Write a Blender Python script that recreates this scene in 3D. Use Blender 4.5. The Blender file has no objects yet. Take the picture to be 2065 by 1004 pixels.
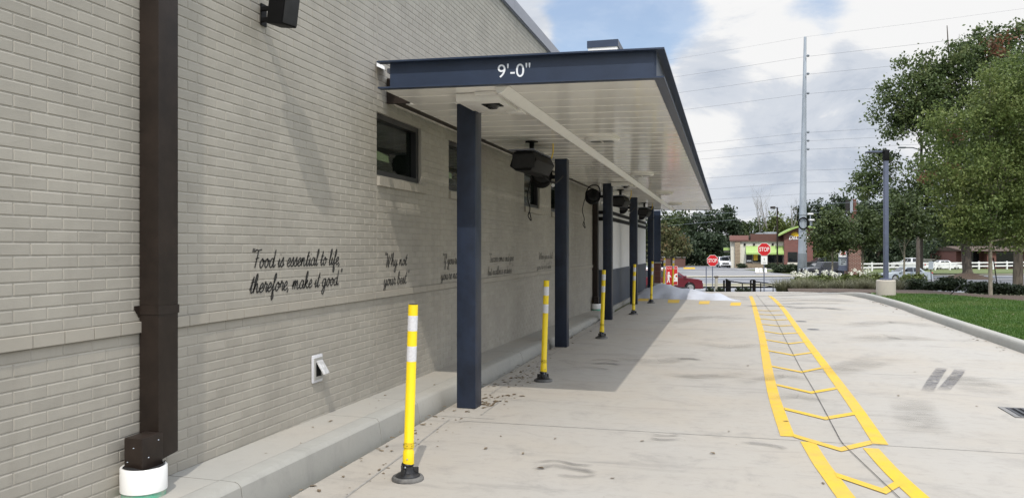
import bpy, bmesh, math, random
import numpy as np
from mathutils import Vector, Matrix
R = math.radians
random.seed(7)
SC = bpy.context.scene
COL = SC.collection

# ------------------------------------------------------------------ camera, sky, sun, exposure
F_PX, CX, HY, CAM_H = 1600.0, 1032.5, 500.0, 1.6
TH = math.atan(433 / 1600)
CT, ST = math.cos(TH), math.sin(TH)
cam = bpy.data.cameras.new("camera")
cam.sensor_width = 36.0
cam.lens = 36.0 * F_PX / 2065.0
cam.shift_y = -0.001
cam.clip_start = 0.05
cam.clip_end = 3000
cam_ob = bpy.data.objects.new("camera", cam)
COL.objects.link(cam_ob)
cam_ob.location = (0, 0, CAM_H)
cam_ob.rotation_euler = (R(90), 0, TH)
SC.camera = cam_ob

SUN_DIR = Vector((-0.235, 0.74, -1.0)).normalized()
sun = bpy.data.lights.new("sun", 'SUN')
sun.energy = 2.9
sun.angle = R(0.6)
sun.color = (1.0, 0.94, 0.85)
sun_ob = bpy.data.objects.new("sun", sun)
COL.objects.link(sun_ob)
sun_ob.rotation_euler = SUN_DIR.to_track_quat('-Z', 'Y').to_euler()
SUN_EL = math.asin(-SUN_DIR.z)
SUN_ROT = math.atan2(-SUN_DIR.x, -SUN_DIR.y)

SC.view_settings.view_transform = 'Standard'
SC.view_settings.look = 'None'
SC.view_settings.exposure = -0.08
SC.view_settings.gamma = 1.0
SC.view_settings.use_curve_mapping = False


def ray(px, py):
    u = (px - CX) / F_PX
    v = (HY - py) / F_PX
    return (u * CT - ST, u * ST + CT, v)


def gp(px, py, z=0.0):
    r = ray(px, py)
    t = (z - CAM_H) / r[2]
    return (r[0] * t, r[1] * t, z)


def at(px, py, D):
    r = ray(px, py)
    return (r[0] * D, r[1] * D, CAM_H + r[2] * D)


def atz(px, D, z):
    r = ray(px, HY)
    return (r[0] * D, r[1] * D, z)


def world_sky():
    w = bpy.data.worlds.new("World")
    SC.world = w
    w.use_nodes = True
    nt = w.node_tree
    nt.nodes.clear()
    N = nt.nodes.new
    L = nt.links.new
    out = N('ShaderNodeOutputWorld')
    bg = N('ShaderNodeBackground')
    bg.inputs['Strength'].default_value = 0.11
    L(bg.outputs[0], out.inputs[0])
    sky = N('ShaderNodeTexSky')
    sky.sky_type = 'NISHITA'
    sky.sun_disc = False
    sky.sun_elevation = SUN_EL
    sky.sun_rotation = SUN_ROT
    sky.air_density = 1.0
    sky.dust_density = 1.2
    sky.ozone_density = 1.5
    tc = N('ShaderNodeTexCoord')

    def mth(op, a, b=None, c=None):
        n = N('ShaderNodeMath')
        n.operation = op
        for i, v in enumerate((a, b, c)):
            if v is None:
                continue
            if isinstance(v, (int, float)):
                n.inputs[i].default_value = v
            else:
                L(v, n.inputs[i])
        return n.outputs[0]

    def noise(scale, detail, rough, loc=(0, 0, 0), scl=(1, 1, 1), dist=0.0):
        m = N('ShaderNodeMapping')
        m.inputs['Location'].default_value = loc
        m.inputs['Scale'].default_value = scl
        L(tc.outputs['Generated'], m.inputs['Vector'])
        n = N('ShaderNodeTexNoise')
        n.inputs['Scale'].default_value = scale
        n.inputs['Detail'].default_value = detail
        n.inputs['Roughness'].default_value = rough
        n.inputs['Distortion'].default_value = dist
        L(m.outputs[0], n.inputs['Vector'])
        return n.outputs['Fac']

    def blob(px, py, rad, amp):
        d = Vector(ray(px, py)).normalized()
        v = N('ShaderNodeVectorMath')
        v.operation = 'DOT_PRODUCT'
        nrm = N('ShaderNodeVectorMath')
        nrm.operation = 'NORMALIZE'
        L(tc.outputs['Generated'], nrm.inputs[0])
        L(nrm.outputs[0], v.inputs[0])
        v.inputs[1].default_value = d
        mr = N('ShaderNodeMapRange')
        mr.interpolation_type = 'SMOOTHSTEP'
        mr.inputs['From Min'].default_value = math.cos(rad)
        mr.inputs['From Max'].default_value = 1.0
        mr.inputs['To Min'].default_value = 0
        mr.inputs['To Max'].default_value = amp
        L(v.outputs['Value'], mr.inputs['Value'])
        return mr.outputs[0]

    n1 = noise(3.2, 9, 0.58, (0.3, 0.1, 0.2), (1, 1, 2.6), 0.25)
    n2 = noise(9.0, 8, 0.6, (1.3, 0.6, 0.1), (1, 1, 2.0), 0.2)
    dens = mth('ADD', mth('MULTIPLY', n1, 0.95), mth('MULTIPLY', n2, 0.25))
    # openings of blue and piled cumulus, placed by direction
    for b in [(1290, 20, 0.10, -0.30), (1200, 50, 0.09, -0.24), (1640, 20, 0.045, -0.10), (1250, 90, 0.05, -0.10),
              (1480, 70, 0.12, 0.16), (1560, 130, 0.07, 0.12), (1960, 20, 0.10, 0.20), (1450, 260, 0.10, 0.10),
              (1760, 100, 0.10, 0.06), (1760, 260, 0.2, 0.07), (1500, 400, 0.15, 0.10), (1075, 60, 0.03, 0.12)]:
        dens = mth('ADD', dens, blob(*b))
    mask = N('ShaderNodeMapRange')
    mask.interpolation_type = 'SMOOTHSTEP'
    mask.inputs['To Min'].default_value = 0.26
    mask.inputs['From Min'].default_value = 0.40
    mask.inputs['From Max'].default_value = 0.62
    L(dens, mask.inputs['Value'])
    # cloud brightness: thick sunlit heads white, thinner under sides grey blue
    n3 = noise(5.5, 10, 0.62, (2.1, 0.4, 0.9), (1, 1, 2.2), 0.4)
    bri = mth('ADD', mth('ADD', mth('MULTIPLY', n3, 1.55), -0.36), mth('MULTIPLY', n2, 0.26))
    for b in [(1500, 80, 0.13, 0.30), (1960, 20, 0.14, 0.34), (1420, 300, 0.07, 0.16), (1560, 120, 0.08, 0.12), (1700, 60, 0.07, 0.12), (1500, 410, 0.14, 0.05),
              (1430, 160, 0.055, -0.22), (1500, 210, 0.10, -0.14), (1800, 130, 0.09, -0.10), (1620, 260, 0.15, -0.06), (1330, 80, 0.05, -0.10)]:
        bri = mth('ADD', bri, blob(*b))
    cr = N('ShaderNodeValToRGB')
    cr.color_ramp.interpolation = 'EASE'
    e = cr.color_ramp.elements
    e[0].position = 0.30
    e[0].color = (0.57, 0.63, 0.73, 1)
    e[1].position = 0.76
    e[1].color = (1.0, 1.0, 1.0, 1)
    m_ = e.new(0.52)
    m_.color = (0.72, 0.765, 0.84, 1)
    L(bri, cr.inputs[0])
    cs = N('ShaderNodeVectorMath')
    cs.operation = 'SCALE'
    cs.inputs['Scale'].default_value = 8.9
    L(cr.outputs[0], cs.inputs[0])
    blue = N('ShaderNodeVectorMath')
    blue.operation = 'SCALE'
    blue.inputs['Scale'].default_value = 1.55
    L(sky.outputs[0], blue.inputs[0])
    mix = N('ShaderNodeMix')
    mix.data_type = 'RGBA'
    L(mask.outputs[0], mix.inputs[0])
    L(blue.outputs[0], mix.inputs[6])
    L(cs.outputs[0], mix.inputs[7])
    # sky gain rising with height, added above the view to lift the shade
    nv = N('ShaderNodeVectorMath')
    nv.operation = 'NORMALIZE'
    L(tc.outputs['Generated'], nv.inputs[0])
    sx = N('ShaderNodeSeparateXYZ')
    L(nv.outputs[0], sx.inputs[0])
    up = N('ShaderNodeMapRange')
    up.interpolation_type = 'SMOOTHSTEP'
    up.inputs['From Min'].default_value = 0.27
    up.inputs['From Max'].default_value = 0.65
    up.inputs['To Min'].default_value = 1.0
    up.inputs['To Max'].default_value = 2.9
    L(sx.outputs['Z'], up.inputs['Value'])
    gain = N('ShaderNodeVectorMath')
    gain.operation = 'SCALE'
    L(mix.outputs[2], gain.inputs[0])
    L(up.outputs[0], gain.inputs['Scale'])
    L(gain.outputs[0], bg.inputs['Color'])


world_sky()

# ------------------------------------------------------------------ materials


class M_:
    pass


def newmat(name):
    m = bpy.data.materials.new(name)
    m.use_nodes = True
    nt = m.node_tree
    return m, nt, nt.nodes.new, nt.links.new, nt.nodes['Principled BSDF']


def mat(name, col, rough=0.6, var=0.0, vscale=8.0, bump=0.0, bscale=60.0, metal=0.0, spec=0.5, col2=None, stretch=(1, 1, 1), lo=0.35, hi=0.65, coat=0.0, detail=6, bdist=0.01):
    m, nt, N, L, b = newmat(name)
    b.inputs['Roughness'].default_value = rough
    b.inputs['Metallic'].default_value = metal
    b.inputs['Specular IOR Level'].default_value = spec
    b.inputs['Coat Weight'].default_value = coat
    b.inputs['Base Color'].default_value = (*col, 1)
    tc = None
    if var or col2 or bump:
        tc = N('ShaderNodeTexCoord')
        mp = N('ShaderNodeMapping')
        mp.inputs['Scale'].default_value = stretch
        L(tc.outputs['Object'], mp.inputs['Vector'])
    if var or col2:
        n = N('ShaderNodeTexNoise')
        n.inputs['Scale'].default_value = vscale
        n.inputs['Detail'].default_value = detail
        n.inputs['Roughness'].default_value = 0.62
        L(mp.outputs[0], n.inputs['Vector'])
        r = N('ShaderNodeValToRGB')
        c2 = col2 if col2 else tuple(min(1, c * (1 + var)) for c in col)
        c1 = col if col2 else tuple(c * (1 - var) for c in col)
        r.color_ramp.elements[0].position = lo
        r.color_ramp.elements[0].color = (*c1, 1)
        r.color_ramp.elements[1].position = hi
        r.color_ramp.elements[1].color = (*c2, 1)
        L(n.outputs['Fac'], r.inputs[0])
        L(r.outputs[0], b.inputs['Base Color'])
    if bump:
        n2 = N('ShaderNodeTexNoise')
        n2.inputs['Scale'].default_value = bscale
        n2.inputs['Detail'].default_value = 5
        L(mp.outputs[0], n2.inputs['Vector'])
        bm_ = N('ShaderNodeBump')
        bm_.inputs['Strength'].default_value = bump
        bm_.inputs['Distance'].default_value = bdist
        L(n2.outputs['Fac'], bm_.inputs['Height'])
        L(bm_.outputs[0], b.inputs['Normal'])
    return m


def concrete_mat(name, base, warm, dark, stain=0.5, seed=0.0):
    m, nt, N, L, b = newmat(name)
    b.inputs['Roughness'].default_value = 0.85
    b.inputs['Specular IOR Level'].default_value = 0.25
    tc = N('ShaderNodeTexCoord')

    def nz(scale, det, rough, scl=(1, 1, 1), dist=0.0):
        mp = N('ShaderNodeMapping')
        mp.inputs['Location'].default_value = (seed, seed * 1.7, 0)
        mp.inputs['Scale'].default_value = scl
        L(tc.outputs['Object'], mp.inputs['Vector'])
        n = N('ShaderNodeTexNoise')
        n.inputs['Scale'].default_value = scale
        n.inputs['Detail'].default_value = det
        n.inputs['Roughness'].default_value = rough
        n.inputs['Distortion'].default_value = dist
        L(mp.outputs[0], n.inputs['Vector'])
        return n.outputs['Fac']

    def mixc(fac, a, c):
        x = N('ShaderNodeMix')
        x.data_type = 'RGBA'
        L(fac, x.inputs[0])
        for i, v in ((6, a), (7, c)):
            if isinstance(v, tuple):
                x.inputs[i].default_value = (*v, 1)
            else:
                L(v, x.inputs[i])
        return x.outputs[2]

    def rng(v, a, c, t0=0.0, t1=1.0):
        r = N('ShaderNodeMapRange')
        r.interpolation_type = 'SMOOTHSTEP'
        r.inputs['From Min'].default_value = a
        r.inputs['From Max'].default_value = c
        r.inputs['To Min'].default_value = t0
        r.inputs['To Max'].default_value = t1
        L(v, r.inputs['Value'])
        return r.outputs[0]
    c = mixc(rng(nz(0.45, 5, 0.6), 0.35, 0.68), base, warm)
    c = mixc(rng(nz(0.22, 6, 0.65, (1, .6, 1), 0.4), 0.46, 0.70, 0, stain * 0.32), c, dark)
    c = mixc(rng(nz(7, 8, 0.72, (1, 1.6, 1), 0.5), 0.48, 0.72, 0, stain * 0.42), c, dark)
    c = mixc(rng(nz(2.2, 8, 0.68, dist=0.6), 0.50, 0.76, 0, stain * 0.75), c, dark)
    c = mixc(rng(nz(1.1, 7, 0.7, (0.35, 2.4, 1), 0.3), 0.54, 0.78, 0, stain), c, dark)
    c = mixc(rng(nz(55, 4, 0.7), 0.55, 0.8, 0, 0.3), c, tuple(x * 0.72 for x in dark))
    c = mixc(rng(nz(14, 6, 0.7, (0.3, 3.0, 1)), 0.56, 0.8, 0, 0.25), c, tuple(min(1, x * 1.14) for x in base))
    L(c, b.inputs['Base Color'])
    bp = N('ShaderNodeBump')
    bp.inputs['Strength'].default_value = 0.25
    bp.inputs['Distance'].default_value = 0.004
    L(nz(90, 5, 0.7, (0.5, 2.2, 1)), bp.inputs['Height'])
    L(bp.outputs[0], b.inputs['Normal'])
    return m


def leaf_mat(name, cols, trans=0.28):
    m, nt, N, L, b = newmat(name)
    nt.nodes.remove(b)
    out = nt.nodes['Material Output']
    g = N('ShaderNodeNewGeometry')
    tc = N('ShaderNodeTexCoord')
    n = N('ShaderNodeTexNoise')
    n.inputs['Scale'].default_value = 0.55
    n.inputs['Detail'].default_value = 4
    L(tc.outputs['Object'], n.inputs['Vector'])
    a = N('ShaderNodeMath')
    a.operation = 'MULTIPLY_ADD'
    a.inputs[1].default_value = 0.5
    L(g.outputs['Random Per Island'], a.inputs[0])
    s = N('ShaderNodeMath')
    s.operation = 'MULTIPLY_ADD'
    s.inputs[1].default_value = 1.6
    s.inputs[2].default_value = -0.55
    L(n.outputs['Fac'], s.inputs[0])
    L(s.outputs[0], a.inputs[2])
    r = N('ShaderNodeValToRGB')
    els = r.color_ramp.elements
    k = len(cols)
    els[0].position = 0.0
    els[0].color = (*cols[0], 1)
    els[1].position = 1.0
    els[1].color = (*cols[-1], 1)
    for i in range(1, k - 1):
        x = els.new(i / (k - 1))
        x.color = (*cols[i], 1)
    L(a.outputs[0], r.inputs[0])
    d = N('ShaderNodeBsdfPrincipled')
    d.inputs['Roughness'].default_value = 0.55
    d.inputs['Specular IOR Level'].default_value = 0.3
    L(r.outputs[0], d.inputs['Base Color'])
    t = N('ShaderNodeBsdfTranslucent')
    L(r.outputs[0], t.inputs['Color'])
    mx = N('ShaderNodeMixShader')
    mx.inputs[0].default_value = trans
    L(d.outputs[0], mx.inputs[1])
    L(t.outputs[0], mx.inputs[2])
    L(mx.outputs[0], out.inputs['Surface'])
    return m


def mark_mat(name, col, amount, nscale=(3, 3, 3), thr=(0.35, 0.7), rough=0.8, ends=0.2, sides=0.22):
    """a mark lying on the ground: soft across its width (uv y), broken up by noise"""
    m, nt, N, L, b = newmat(name)
    b.inputs['Roughness'].default_value = rough
    b.inputs['Specular IOR Level'].default_value = 0.2
    b.inputs['Base Color'].default_value = (*col, 1)
    out = nt.nodes['Material Output']
    uv = N('ShaderNodeUVMap')
    sp = N('ShaderNodeSeparateXYZ')
    L(uv.outputs[0], sp.inputs[0])

    def hump(o, w):
        a = N('ShaderNodeMath')
        a.operation = 'SUBTRACT'
        a.inputs[0].default_value = 1.0
        L(o, a.inputs[1])
        mul = N('ShaderNodeMath')
        mul.operation = 'MULTIPLY'
        L(o, mul.inputs[0])
        L(a.outputs[0], mul.inputs[1])
        r = N('ShaderNodeMapRange')
        r.interpolation_type = 'SMOOTHSTEP'
        r.inputs['From Min'].default_value = 0
        r.inputs['From Max'].default_value = w
        L(mul.outputs[0], r.inputs['Value'])
        return r.outputs[0]
    tc = N('ShaderNodeTexCoord')
    mp = N('ShaderNodeMapping')
    mp.inputs['Scale'].default_value = nscale
    L(tc.outputs['Object'], mp.inputs['Vector'])
    n = N('ShaderNodeTexNoise')
    n.inputs['Scale'].default_value = 1.0
    n.inputs['Detail'].default_value = 6
    n.inputs['Roughness'].default_value = 0.7
    L(mp.outputs[0], n.inputs['Vector'])
    r = N('ShaderNodeMapRange')
    r.inputs['From Min'].default_value = thr[0]
    r.inputs['From Max'].default_value = thr[1]
    r.inputs['To Max'].default_value = amount
    L(n.outputs['Fac'], r.inputs['Value'])
    p = r.outputs[0]
    for o, w in ((sp.outputs['X'], ends), (sp.outputs['Y'], sides)):
        q = N('ShaderNodeMath')
        q.operation = 'MULTIPLY'
        q.use_clamp = True
        L(p, q.inputs[0])
        L(hump(o, w), q.inputs[1])
        p = q.outputs[0]
    tr = N('ShaderNodeBsdfTransparent')
    mx = N('ShaderNodeMixShader')
    L(p, mx.inputs[0])
    L(tr.outputs[0], mx.inputs[1])
    L(b.outputs[0], mx.inputs[2])
    L(mx.outputs[0], out.inputs['Surface'])
    return m


def yellow_paint():
    m, nt, N, L, b = newmat("yellow_road_paint")
    b.inputs['Roughness'].default_value = 0.75
    tc = N('ShaderNodeTexCoord')
    n = N('ShaderNodeTexNoise')
    n.inputs['Scale'].default_value = 1.3
    n.inputs['Detail'].default_value = 8
    n.inputs['Roughness'].default_value = 0.65
    L(tc.outputs['Object'], n.inputs['Vector'])
    r = N('ShaderNodeValToRGB')
    r.color_ramp.elements[0].position = 0.38
    r.color_ramp.elements[0].color = (0.60, 0.385, 0.010, 1)
    r.color_ramp.elements[1].position = 0.68
    r.color_ramp.elements[1].color = (0.53, 0.35, 0.075, 1)
    L(n.outputs['Fac'], r.inputs[0])
    n3 = N('ShaderNodeTexNoise')
    n3.inputs['Scale'].default_value = 5
    n3.inputs['Detail'].default_value = 9
    n3.inputs['Roughness'].default_value = 0.7
    L(tc.outputs['Object'], n3.inputs['Vector'])
    w3 = N('ShaderNodeMapRange')
    w3.inputs['From Min'].default_value = 0.45
    w3.inputs['From Max'].default_value = 0.75
    w3.inputs['To Max'].default_value = 0.55
    L(n3.outputs['Fac'], w3.inputs['Value'])
    dm = N('ShaderNodeMix')
    dm.data_type = 'RGBA'
    L(w3.outputs[0], dm.inputs[0])
    L(r.outputs[0], dm.inputs[6])
    dm.inputs[7].default_value = (0.36, 0.25, 0.075, 1)
    L(dm.outputs[2], b.inputs['Base Color'])
    n2 = N('ShaderNodeTexNoise')
    n2.inputs['Scale'].default_value = 45
    n2.inputs['Detail'].default_value = 6
    L(tc.outputs['Object'], n2.inputs['Vector'])
    mr = N('ShaderNodeMapRange')
    mr.inputs['From Min'].default_value = 0.24
    mr.inputs['From Max'].default_value = 0.36
    mr.inputs['To Min'].default_value = 0.7
    L(n2.outputs['Fac'], mr.inputs['Value'])
    L(mr.outputs[0], b.inputs['Alpha'])
    return m


def brick_small(name, c1, c2, mortar, scale=1.0, bw=0.2, bh=0.067, msize=0.008):
    m, nt, N, L, b = newmat(name)
    b.inputs['Roughness'].default_value = 0.85
    tc = N('ShaderNodeTexCoord')
    sp = N('ShaderNodeSeparateXYZ')
    L(tc.outputs['Object'], sp.inputs[0])
    ad = N('ShaderNodeMath')
    L(sp.outputs['X'], ad.inputs[0])
    L(sp.outputs['Y'], ad.inputs[1])
    cb = N('ShaderNodeCombineXYZ')
    L(ad.outputs[0], cb.inputs['X'])
    L(sp.outputs['Z'], cb.inputs['Y'])
    t = N('ShaderNodeTexBrick')
    t.inputs['Scale'].default_value = scale
    t.inputs['Brick Width'].default_value = bw
    t.inputs['Row Height'].default_value = bh
    t.inputs['Mortar Size'].default_value = msize
    t.inputs['Color1'].default_value = (*c1, 1)
    t.inputs['Color2'].default_value = (*c2, 1)
    t.inputs['Mortar'].default_value = (*mortar, 1)
    L(cb.outputs[0], t.inputs['Vector'])
    L(t.outputs['Color'], b.inputs['Base Color'])
    return m


def car_paint(name, col, rough=0.28):
    return mat(name, col, rough=rough, coat=0.6, spec=0.5, var=0.06, vscale=3)


def brick_paint(name, col, **k):
    m = mat(name, col, **k)
    nt = m.node_tree
    N, L = nt.nodes.new, nt.links.new
    b = nt.nodes['Principled BSDF']
    src = b.inputs['Base Color'].links[0].from_socket
    tc = N('ShaderNodeTexCoord')
    f = None
    for sc, scl, lo, hi, amt in ((1.0, (0.1, 7, .35), .52, .80, .22), (5.0, (1, 1, 1), .56, .80, .22), (34.0, (1, 1, 1), .60, .80, .25)):
        mp = N('ShaderNodeMapping')
        mp.inputs['Scale'].default_value = scl
        L(tc.outputs['Object'], mp.inputs['Vector'])
        n = N('ShaderNodeTexNoise')
        n.inputs['Scale'].default_value = sc
        n.inputs['Detail'].default_value = 7
        n.inputs['Roughness'].default_value = 0.65
        L(mp.outputs[0], n.inputs['Vector'])
        r = N('ShaderNodeMapRange')
        r.inputs['From Min'].default_value = lo
        r.inputs['From Max'].default_value = hi
        r.inputs['To Max'].default_value = amt
        L(n.outputs['Fac'], r.inputs['Value'])
        if f is None:
            f = r.outputs[0]
        else:
            a = N('ShaderNodeMath')
            a.use_clamp = True
            L(f, a.inputs[0])
            L(r.outputs[0], a.inputs[1])
            f = a.outputs[0]
    # each brick takes the paint a little differently
    g = N('ShaderNodeNewGeometry')
    r = N('ShaderNodeMapRange')
    r.inputs['To Min'].default_value = 0.95
    r.inputs['To Max'].default_value = 1.05
    L(g.outputs['Random Per Island'], r.inputs['Value'])
    sc_ = N('ShaderNodeVectorMath')
    sc_.operation = 'SCALE'
    L(src, sc_.inputs[0])
    L(r.outputs[0], sc_.inputs['Scale'])
    x = N('ShaderNodeMix')
    x.data_type = 'RGBA'
    L(f, x.inputs[0])
    L(sc_.outputs[0], x.inputs[6])
    x.inputs[7].default_value = (0.19, 0.17, 0.14, 1)
    L(x.outputs[2], b.inputs['Base Color'])
    return m


M = M_()
M.brick = brick_paint("painted_brick", (0.330, 0.308, 0.264), rough=0.62, var=0.08, vscale=1.6, bump=0.35, bscale=140, bdist=0.003, spec=0.35)
M.band = mat("painted_brick_band", (0.336, 0.310, 0.262), rough=0.62, var=0.05, vscale=2.0, bump=0.3, bscale=140, bdist=0.003, spec=0.35)
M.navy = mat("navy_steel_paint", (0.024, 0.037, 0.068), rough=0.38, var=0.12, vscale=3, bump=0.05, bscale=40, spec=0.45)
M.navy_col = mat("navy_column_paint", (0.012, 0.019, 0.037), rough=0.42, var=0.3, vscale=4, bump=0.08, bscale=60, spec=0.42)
M.grey_coping = mat("grey_coping_metal", (0.22, 0.23, 0.27), rough=0.35, var=0.06, metal=0.3)
M.soffit = mat("white_soffit_metal", (0.86, 0.835, 0.785), rough=0.11, var=0.03, vscale=1.5, spec=0.6)
M.white_trim = mat("white_trim_paint", (0.76, 0.74, 0.70), rough=0.3, var=0.03)
M.bronze = mat("dark_bronze_metal", (0.021, 0.0145, 0.011), rough=0.5, var=0.25, vscale=6, bump=0.06, bscale=25, spec=0.3)
M.black = mat("black_metal", (0.0045, 0.0045, 0.005), rough=0.6, spec=0.16, var=0.2, vscale=10)
M.black_soft = mat("black_rubber", (0.014, 0.014, 0.015), rough=0.75, var=0.2, vscale=20)
M.frame = mat("dark_window_frame", (0.016, 0.015, 0.016), rough=0.4, var=0.15)
def glass_mat():
    m, nt, N, L, b = newmat("window_glass")
    b.inputs['Base Color'].default_value = (0.008, 0.012, 0.010, 1)
    b.inputs['Roughness'].default_value = 0.03
    out = nt.nodes['Material Output']
    tr = N('ShaderNodeBsdfTransparent')
    tr.inputs['Color'].default_value = (0.62, 0.72, 0.62, 1)
    mx = N('ShaderNodeMixShader')
    mx.inputs[0].default_value = 0.5
    L(tr.outputs[0], mx.inputs[1])
    L(b.outputs[0], mx.inputs[2])
    L(mx.outputs[0], out.inputs['Surface'])
    return m


M.glass = glass_mat()
M.room = mat("room_interior", (0.030, 0.036, 0.028), rough=0.7, col2=(0.055, 0.06, 0.045), vscale=1.2, stretch=(1, .4, 4))


def lit_panel():
    m, nt, N, L, b = newmat("ceiling_panel_light")
    b.inputs['Base Color'].default_value = (0.5, 0.5, 0.35, 1)
    b.inputs['Emission Color'].default_value = (0.80, 0.80, 0.52, 1)
    b.inputs['Emission Strength'].default_value = 0.75
    return m


M.lit = lit_panel()
M.pvc = mat("white_pvc", (0.78, 0.78, 0.76), rough=0.32, var=0.03, vscale=5)
M.green_pvc = mat("green_pvc", (0.12, 0.42, 0.28), rough=0.45, col2=(0.42, 0.44, 0.36), vscale=7, lo=0.45, hi=0.7)
M.walk = concrete_mat("walk_concrete", (0.335, 0.328, 0.302), (0.36, 0.336, 0.296), (0.25, 0.243, 0.223), 0.5, 3.0)
M.drive = concrete_mat("drive_concrete", (0.345, 0.327, 0.296), (0.350, 0.319, 0.274), (0.225, 0.213, 0.195), 0.85, 0.0)
M.kerb = concrete_mat("kerb_concrete", (0.318, 0.314, 0.288), (0.345, 0.332, 0.298), (0.215, 0.212, 0.195), 0.5, 7.0)
M.far_conc = concrete_mat("pavement_concrete", (0.42, 0.39, 0.34), (0.44, 0.40, 0.34), (0.33, 0.31, 0.28), 0.4, 11.0)
M.joint = mat("joint_sealant", (0.05, 0.047, 0.042), rough=0.9, var=0.4, vscale=14)
M.joint_light = mat("saw_joint", (0.27, 0.26, 0.24), rough=0.9, var=0.2, vscale=14)
M.yellow = yellow_paint()
M.tyre_mark = mark_mat("tyre_rubber_mark", (0.075, 0.073, 0.074), 0.5, (2.5, 11, 1), (0.3, 0.62))
M.tyre_print = mark_mat("tyre_print_mark", (0.10, 0.10, 0.115), 0.78, (9, 26, 1), (0.40, 0.60), 0.8, 0.2, 0.10)
M.dirt_mark = mark_mat("dirt_film", (0.20, 0.185, 0.16), 0.40, (1.6, 7, 1), (0.38, 0.66), 0.85, 0.245, 0.245)
M.wet_mark = mark_mat("wet_streak", (0.085, 0.085, 0.09), 0.72, (0.6, 5, 1), (0.35, 0.55), 0.3)
M.asphalt = mat("asphalt", (0.135, 0.14, 0.155), rough=0.85, var=0.14, vscale=0.4, bump=0.2, bscale=40)
M.lot = mat("lot_asphalt", (0.20, 0.20, 0.205), rough=0.9, var=0.12, vscale=0.25)
M.white_line = mat("white_road_paint", (0.62, 0.62, 0.60), rough=0.8, var=0.1, vscale=2)
M.tan = mat("dry_verge", (0.23, 0.205, 0.14), rough=0.95, col2=(0.17, 0.165, 0.095), vscale=1.2)
M.lawn_base = mat("lawn_soil", (0.035, 0.075, 0.014), rough=0.95, col2=(0.07, 0.11, 0.025), vscale=2.5)
M.mulch = mat("mulch", (0.045, 0.028, 0.02), rough=0.95, col2=(0.10, 0.07, 0.05), vscale=9, bump=0.8, bscale=30, bdist=0.03)
M.terrain = mat("rough_ground", (0.055, 0.075, 0.025), rough=0.95, col2=(0.14, 0.13, 0.07), vscale=0.35)
M.post_yellow = mat("yellow_plastic", (0.82, 0.60, 0.008), rough=0.38, var=0.05, vscale=6, spec=0.5)
M.reflector = mat("white_reflective_tape", (0.62, 0.62, 0.64), rough=0.35, var=0.05, vscale=70, lo=0.45, hi=0.55)
M.decal = mat("worn_black_decal", (0.62, 0.45, 0.01), rough=0.6, col2=(0.03, 0.025, 0.01), vscale=55, stretch=(1, 1, 1), lo=0.57, hi=0.60)
M.base_black = mat("black_base_plastic", (0.016, 0.016, 0.018), rough=0.32, var=0.3, vscale=12)
M.base_ring = mat("dusty_rubber_ring", (0.06, 0.06, 0.06), rough=0.7, col2=(0.16, 0.155, 0.145), vscale=14)
M.ink = mat("black_wall_paint", (0.008, 0.008, 0.008), rough=0.55)
M.white_vinyl = mat("white_vinyl", (0.75, 0.78, 0.82), rough=0.5)
M.dome = mat("smoked_dome", (0.006, 0.006, 0.006), rough=0.08)
M.lens = mat("frosted_lens", (0.13, 0.13, 0.125), rough=0.3)
M.dark_panel = mat("navy_wainscot_board", (0.048, 0.060, 0.082), rough=0.55, var=0.12, vscale=2, bump=0.15, bscale=20)
M.white_panel = mat("white_wall_panel", (0.70, 0.70, 0.70), rough=0.5, var=0.03, vscale=1)
M.galv = mat("galvanised_steel", (0.33, 0.37, 0.41), rough=0.5, metal=0.25, var=0.16, vscale=0.9, stretch=(1, 1, 0.35))
M.galv_dark = mat("galvanised_steel_base", (0.19, 0.215, 0.235), rough=0.55, metal=0.25, var=0.14, vscale=0.9)
M.pole_blue = mat("slate_painted_steel", (0.085, 0.10, 0.15), rough=0.45, var=0.1)
M.wire = mat("cable", (0.10, 0.105, 0.115), rough=0.5)
M.bark = mat("grey_bark", (0.085, 0.07, 0.055), rough=0.95, var=0.4, vscale=3, stretch=(3, 3, 0.6), bump=0.8, bscale=8, bdist=0.05)
M.bark_pale = mat("pale_young_bark", (0.20, 0.18, 0.14), rough=0.9, var=0.3, vscale=9, stretch=(2, 2, 0.5), bump=0.5, bscale=20)
M.bark_bare = mat("bleached_bark", (0.24, 0.23, 0.21), rough=0.9, var=0.2, vscale=2)
M.leaf_young = leaf_mat("leaf_young", [(0.052, 0.084, 0.023), (0.098, 0.140, 0.038), (0.15, 0.19, 0.056), (0.205, 0.225, 0.078)], 0.34)
M.leaf_big = leaf_mat("leaf_big", [(0.038, 0.060, 0.021), (0.064, 0.096, 0.032), (0.098, 0.132, 0.044), (0.145, 0.165, 0.062)], 0.32)
M.leaf_red = leaf_mat("leaf_red", [(0.085, 0.055, 0.03), (0.16, 0.065, 0.035), (0.13, 0.09, 0.04)])
M.leaf_dark = leaf_mat("leaf_dark", [(0.020, 0.034, 0.018), (0.032, 0.050, 0.025), (0.048, 0.068, 0.032)], 0.2)
M.leaf_mid = leaf_mat("leaf_mid", [(0.034, 0.052, 0.018), (0.054, 0.078, 0.027), (0.082, 0.105, 0.038)], 0.25)
M.leaf_light = leaf_mat("leaf_light", [(0.066, 0.090, 0.024), (0.095, 0.12, 0.032), (0.12, 0.14, 0.042)], 0.25)
M.leaf_olive = leaf_mat("leaf_olive", [(0.060, 0.072, 0.028), (0.090, 0.098, 0.038), (0.145, 0.090, 0.045)], 0.25)
M.leaf_bush = leaf_mat("leaf_bush", [(0.022, 0.034, 0.018), (0.036, 0.052, 0.024), (0.056, 0.075, 0.034)], 0.18)
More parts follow.
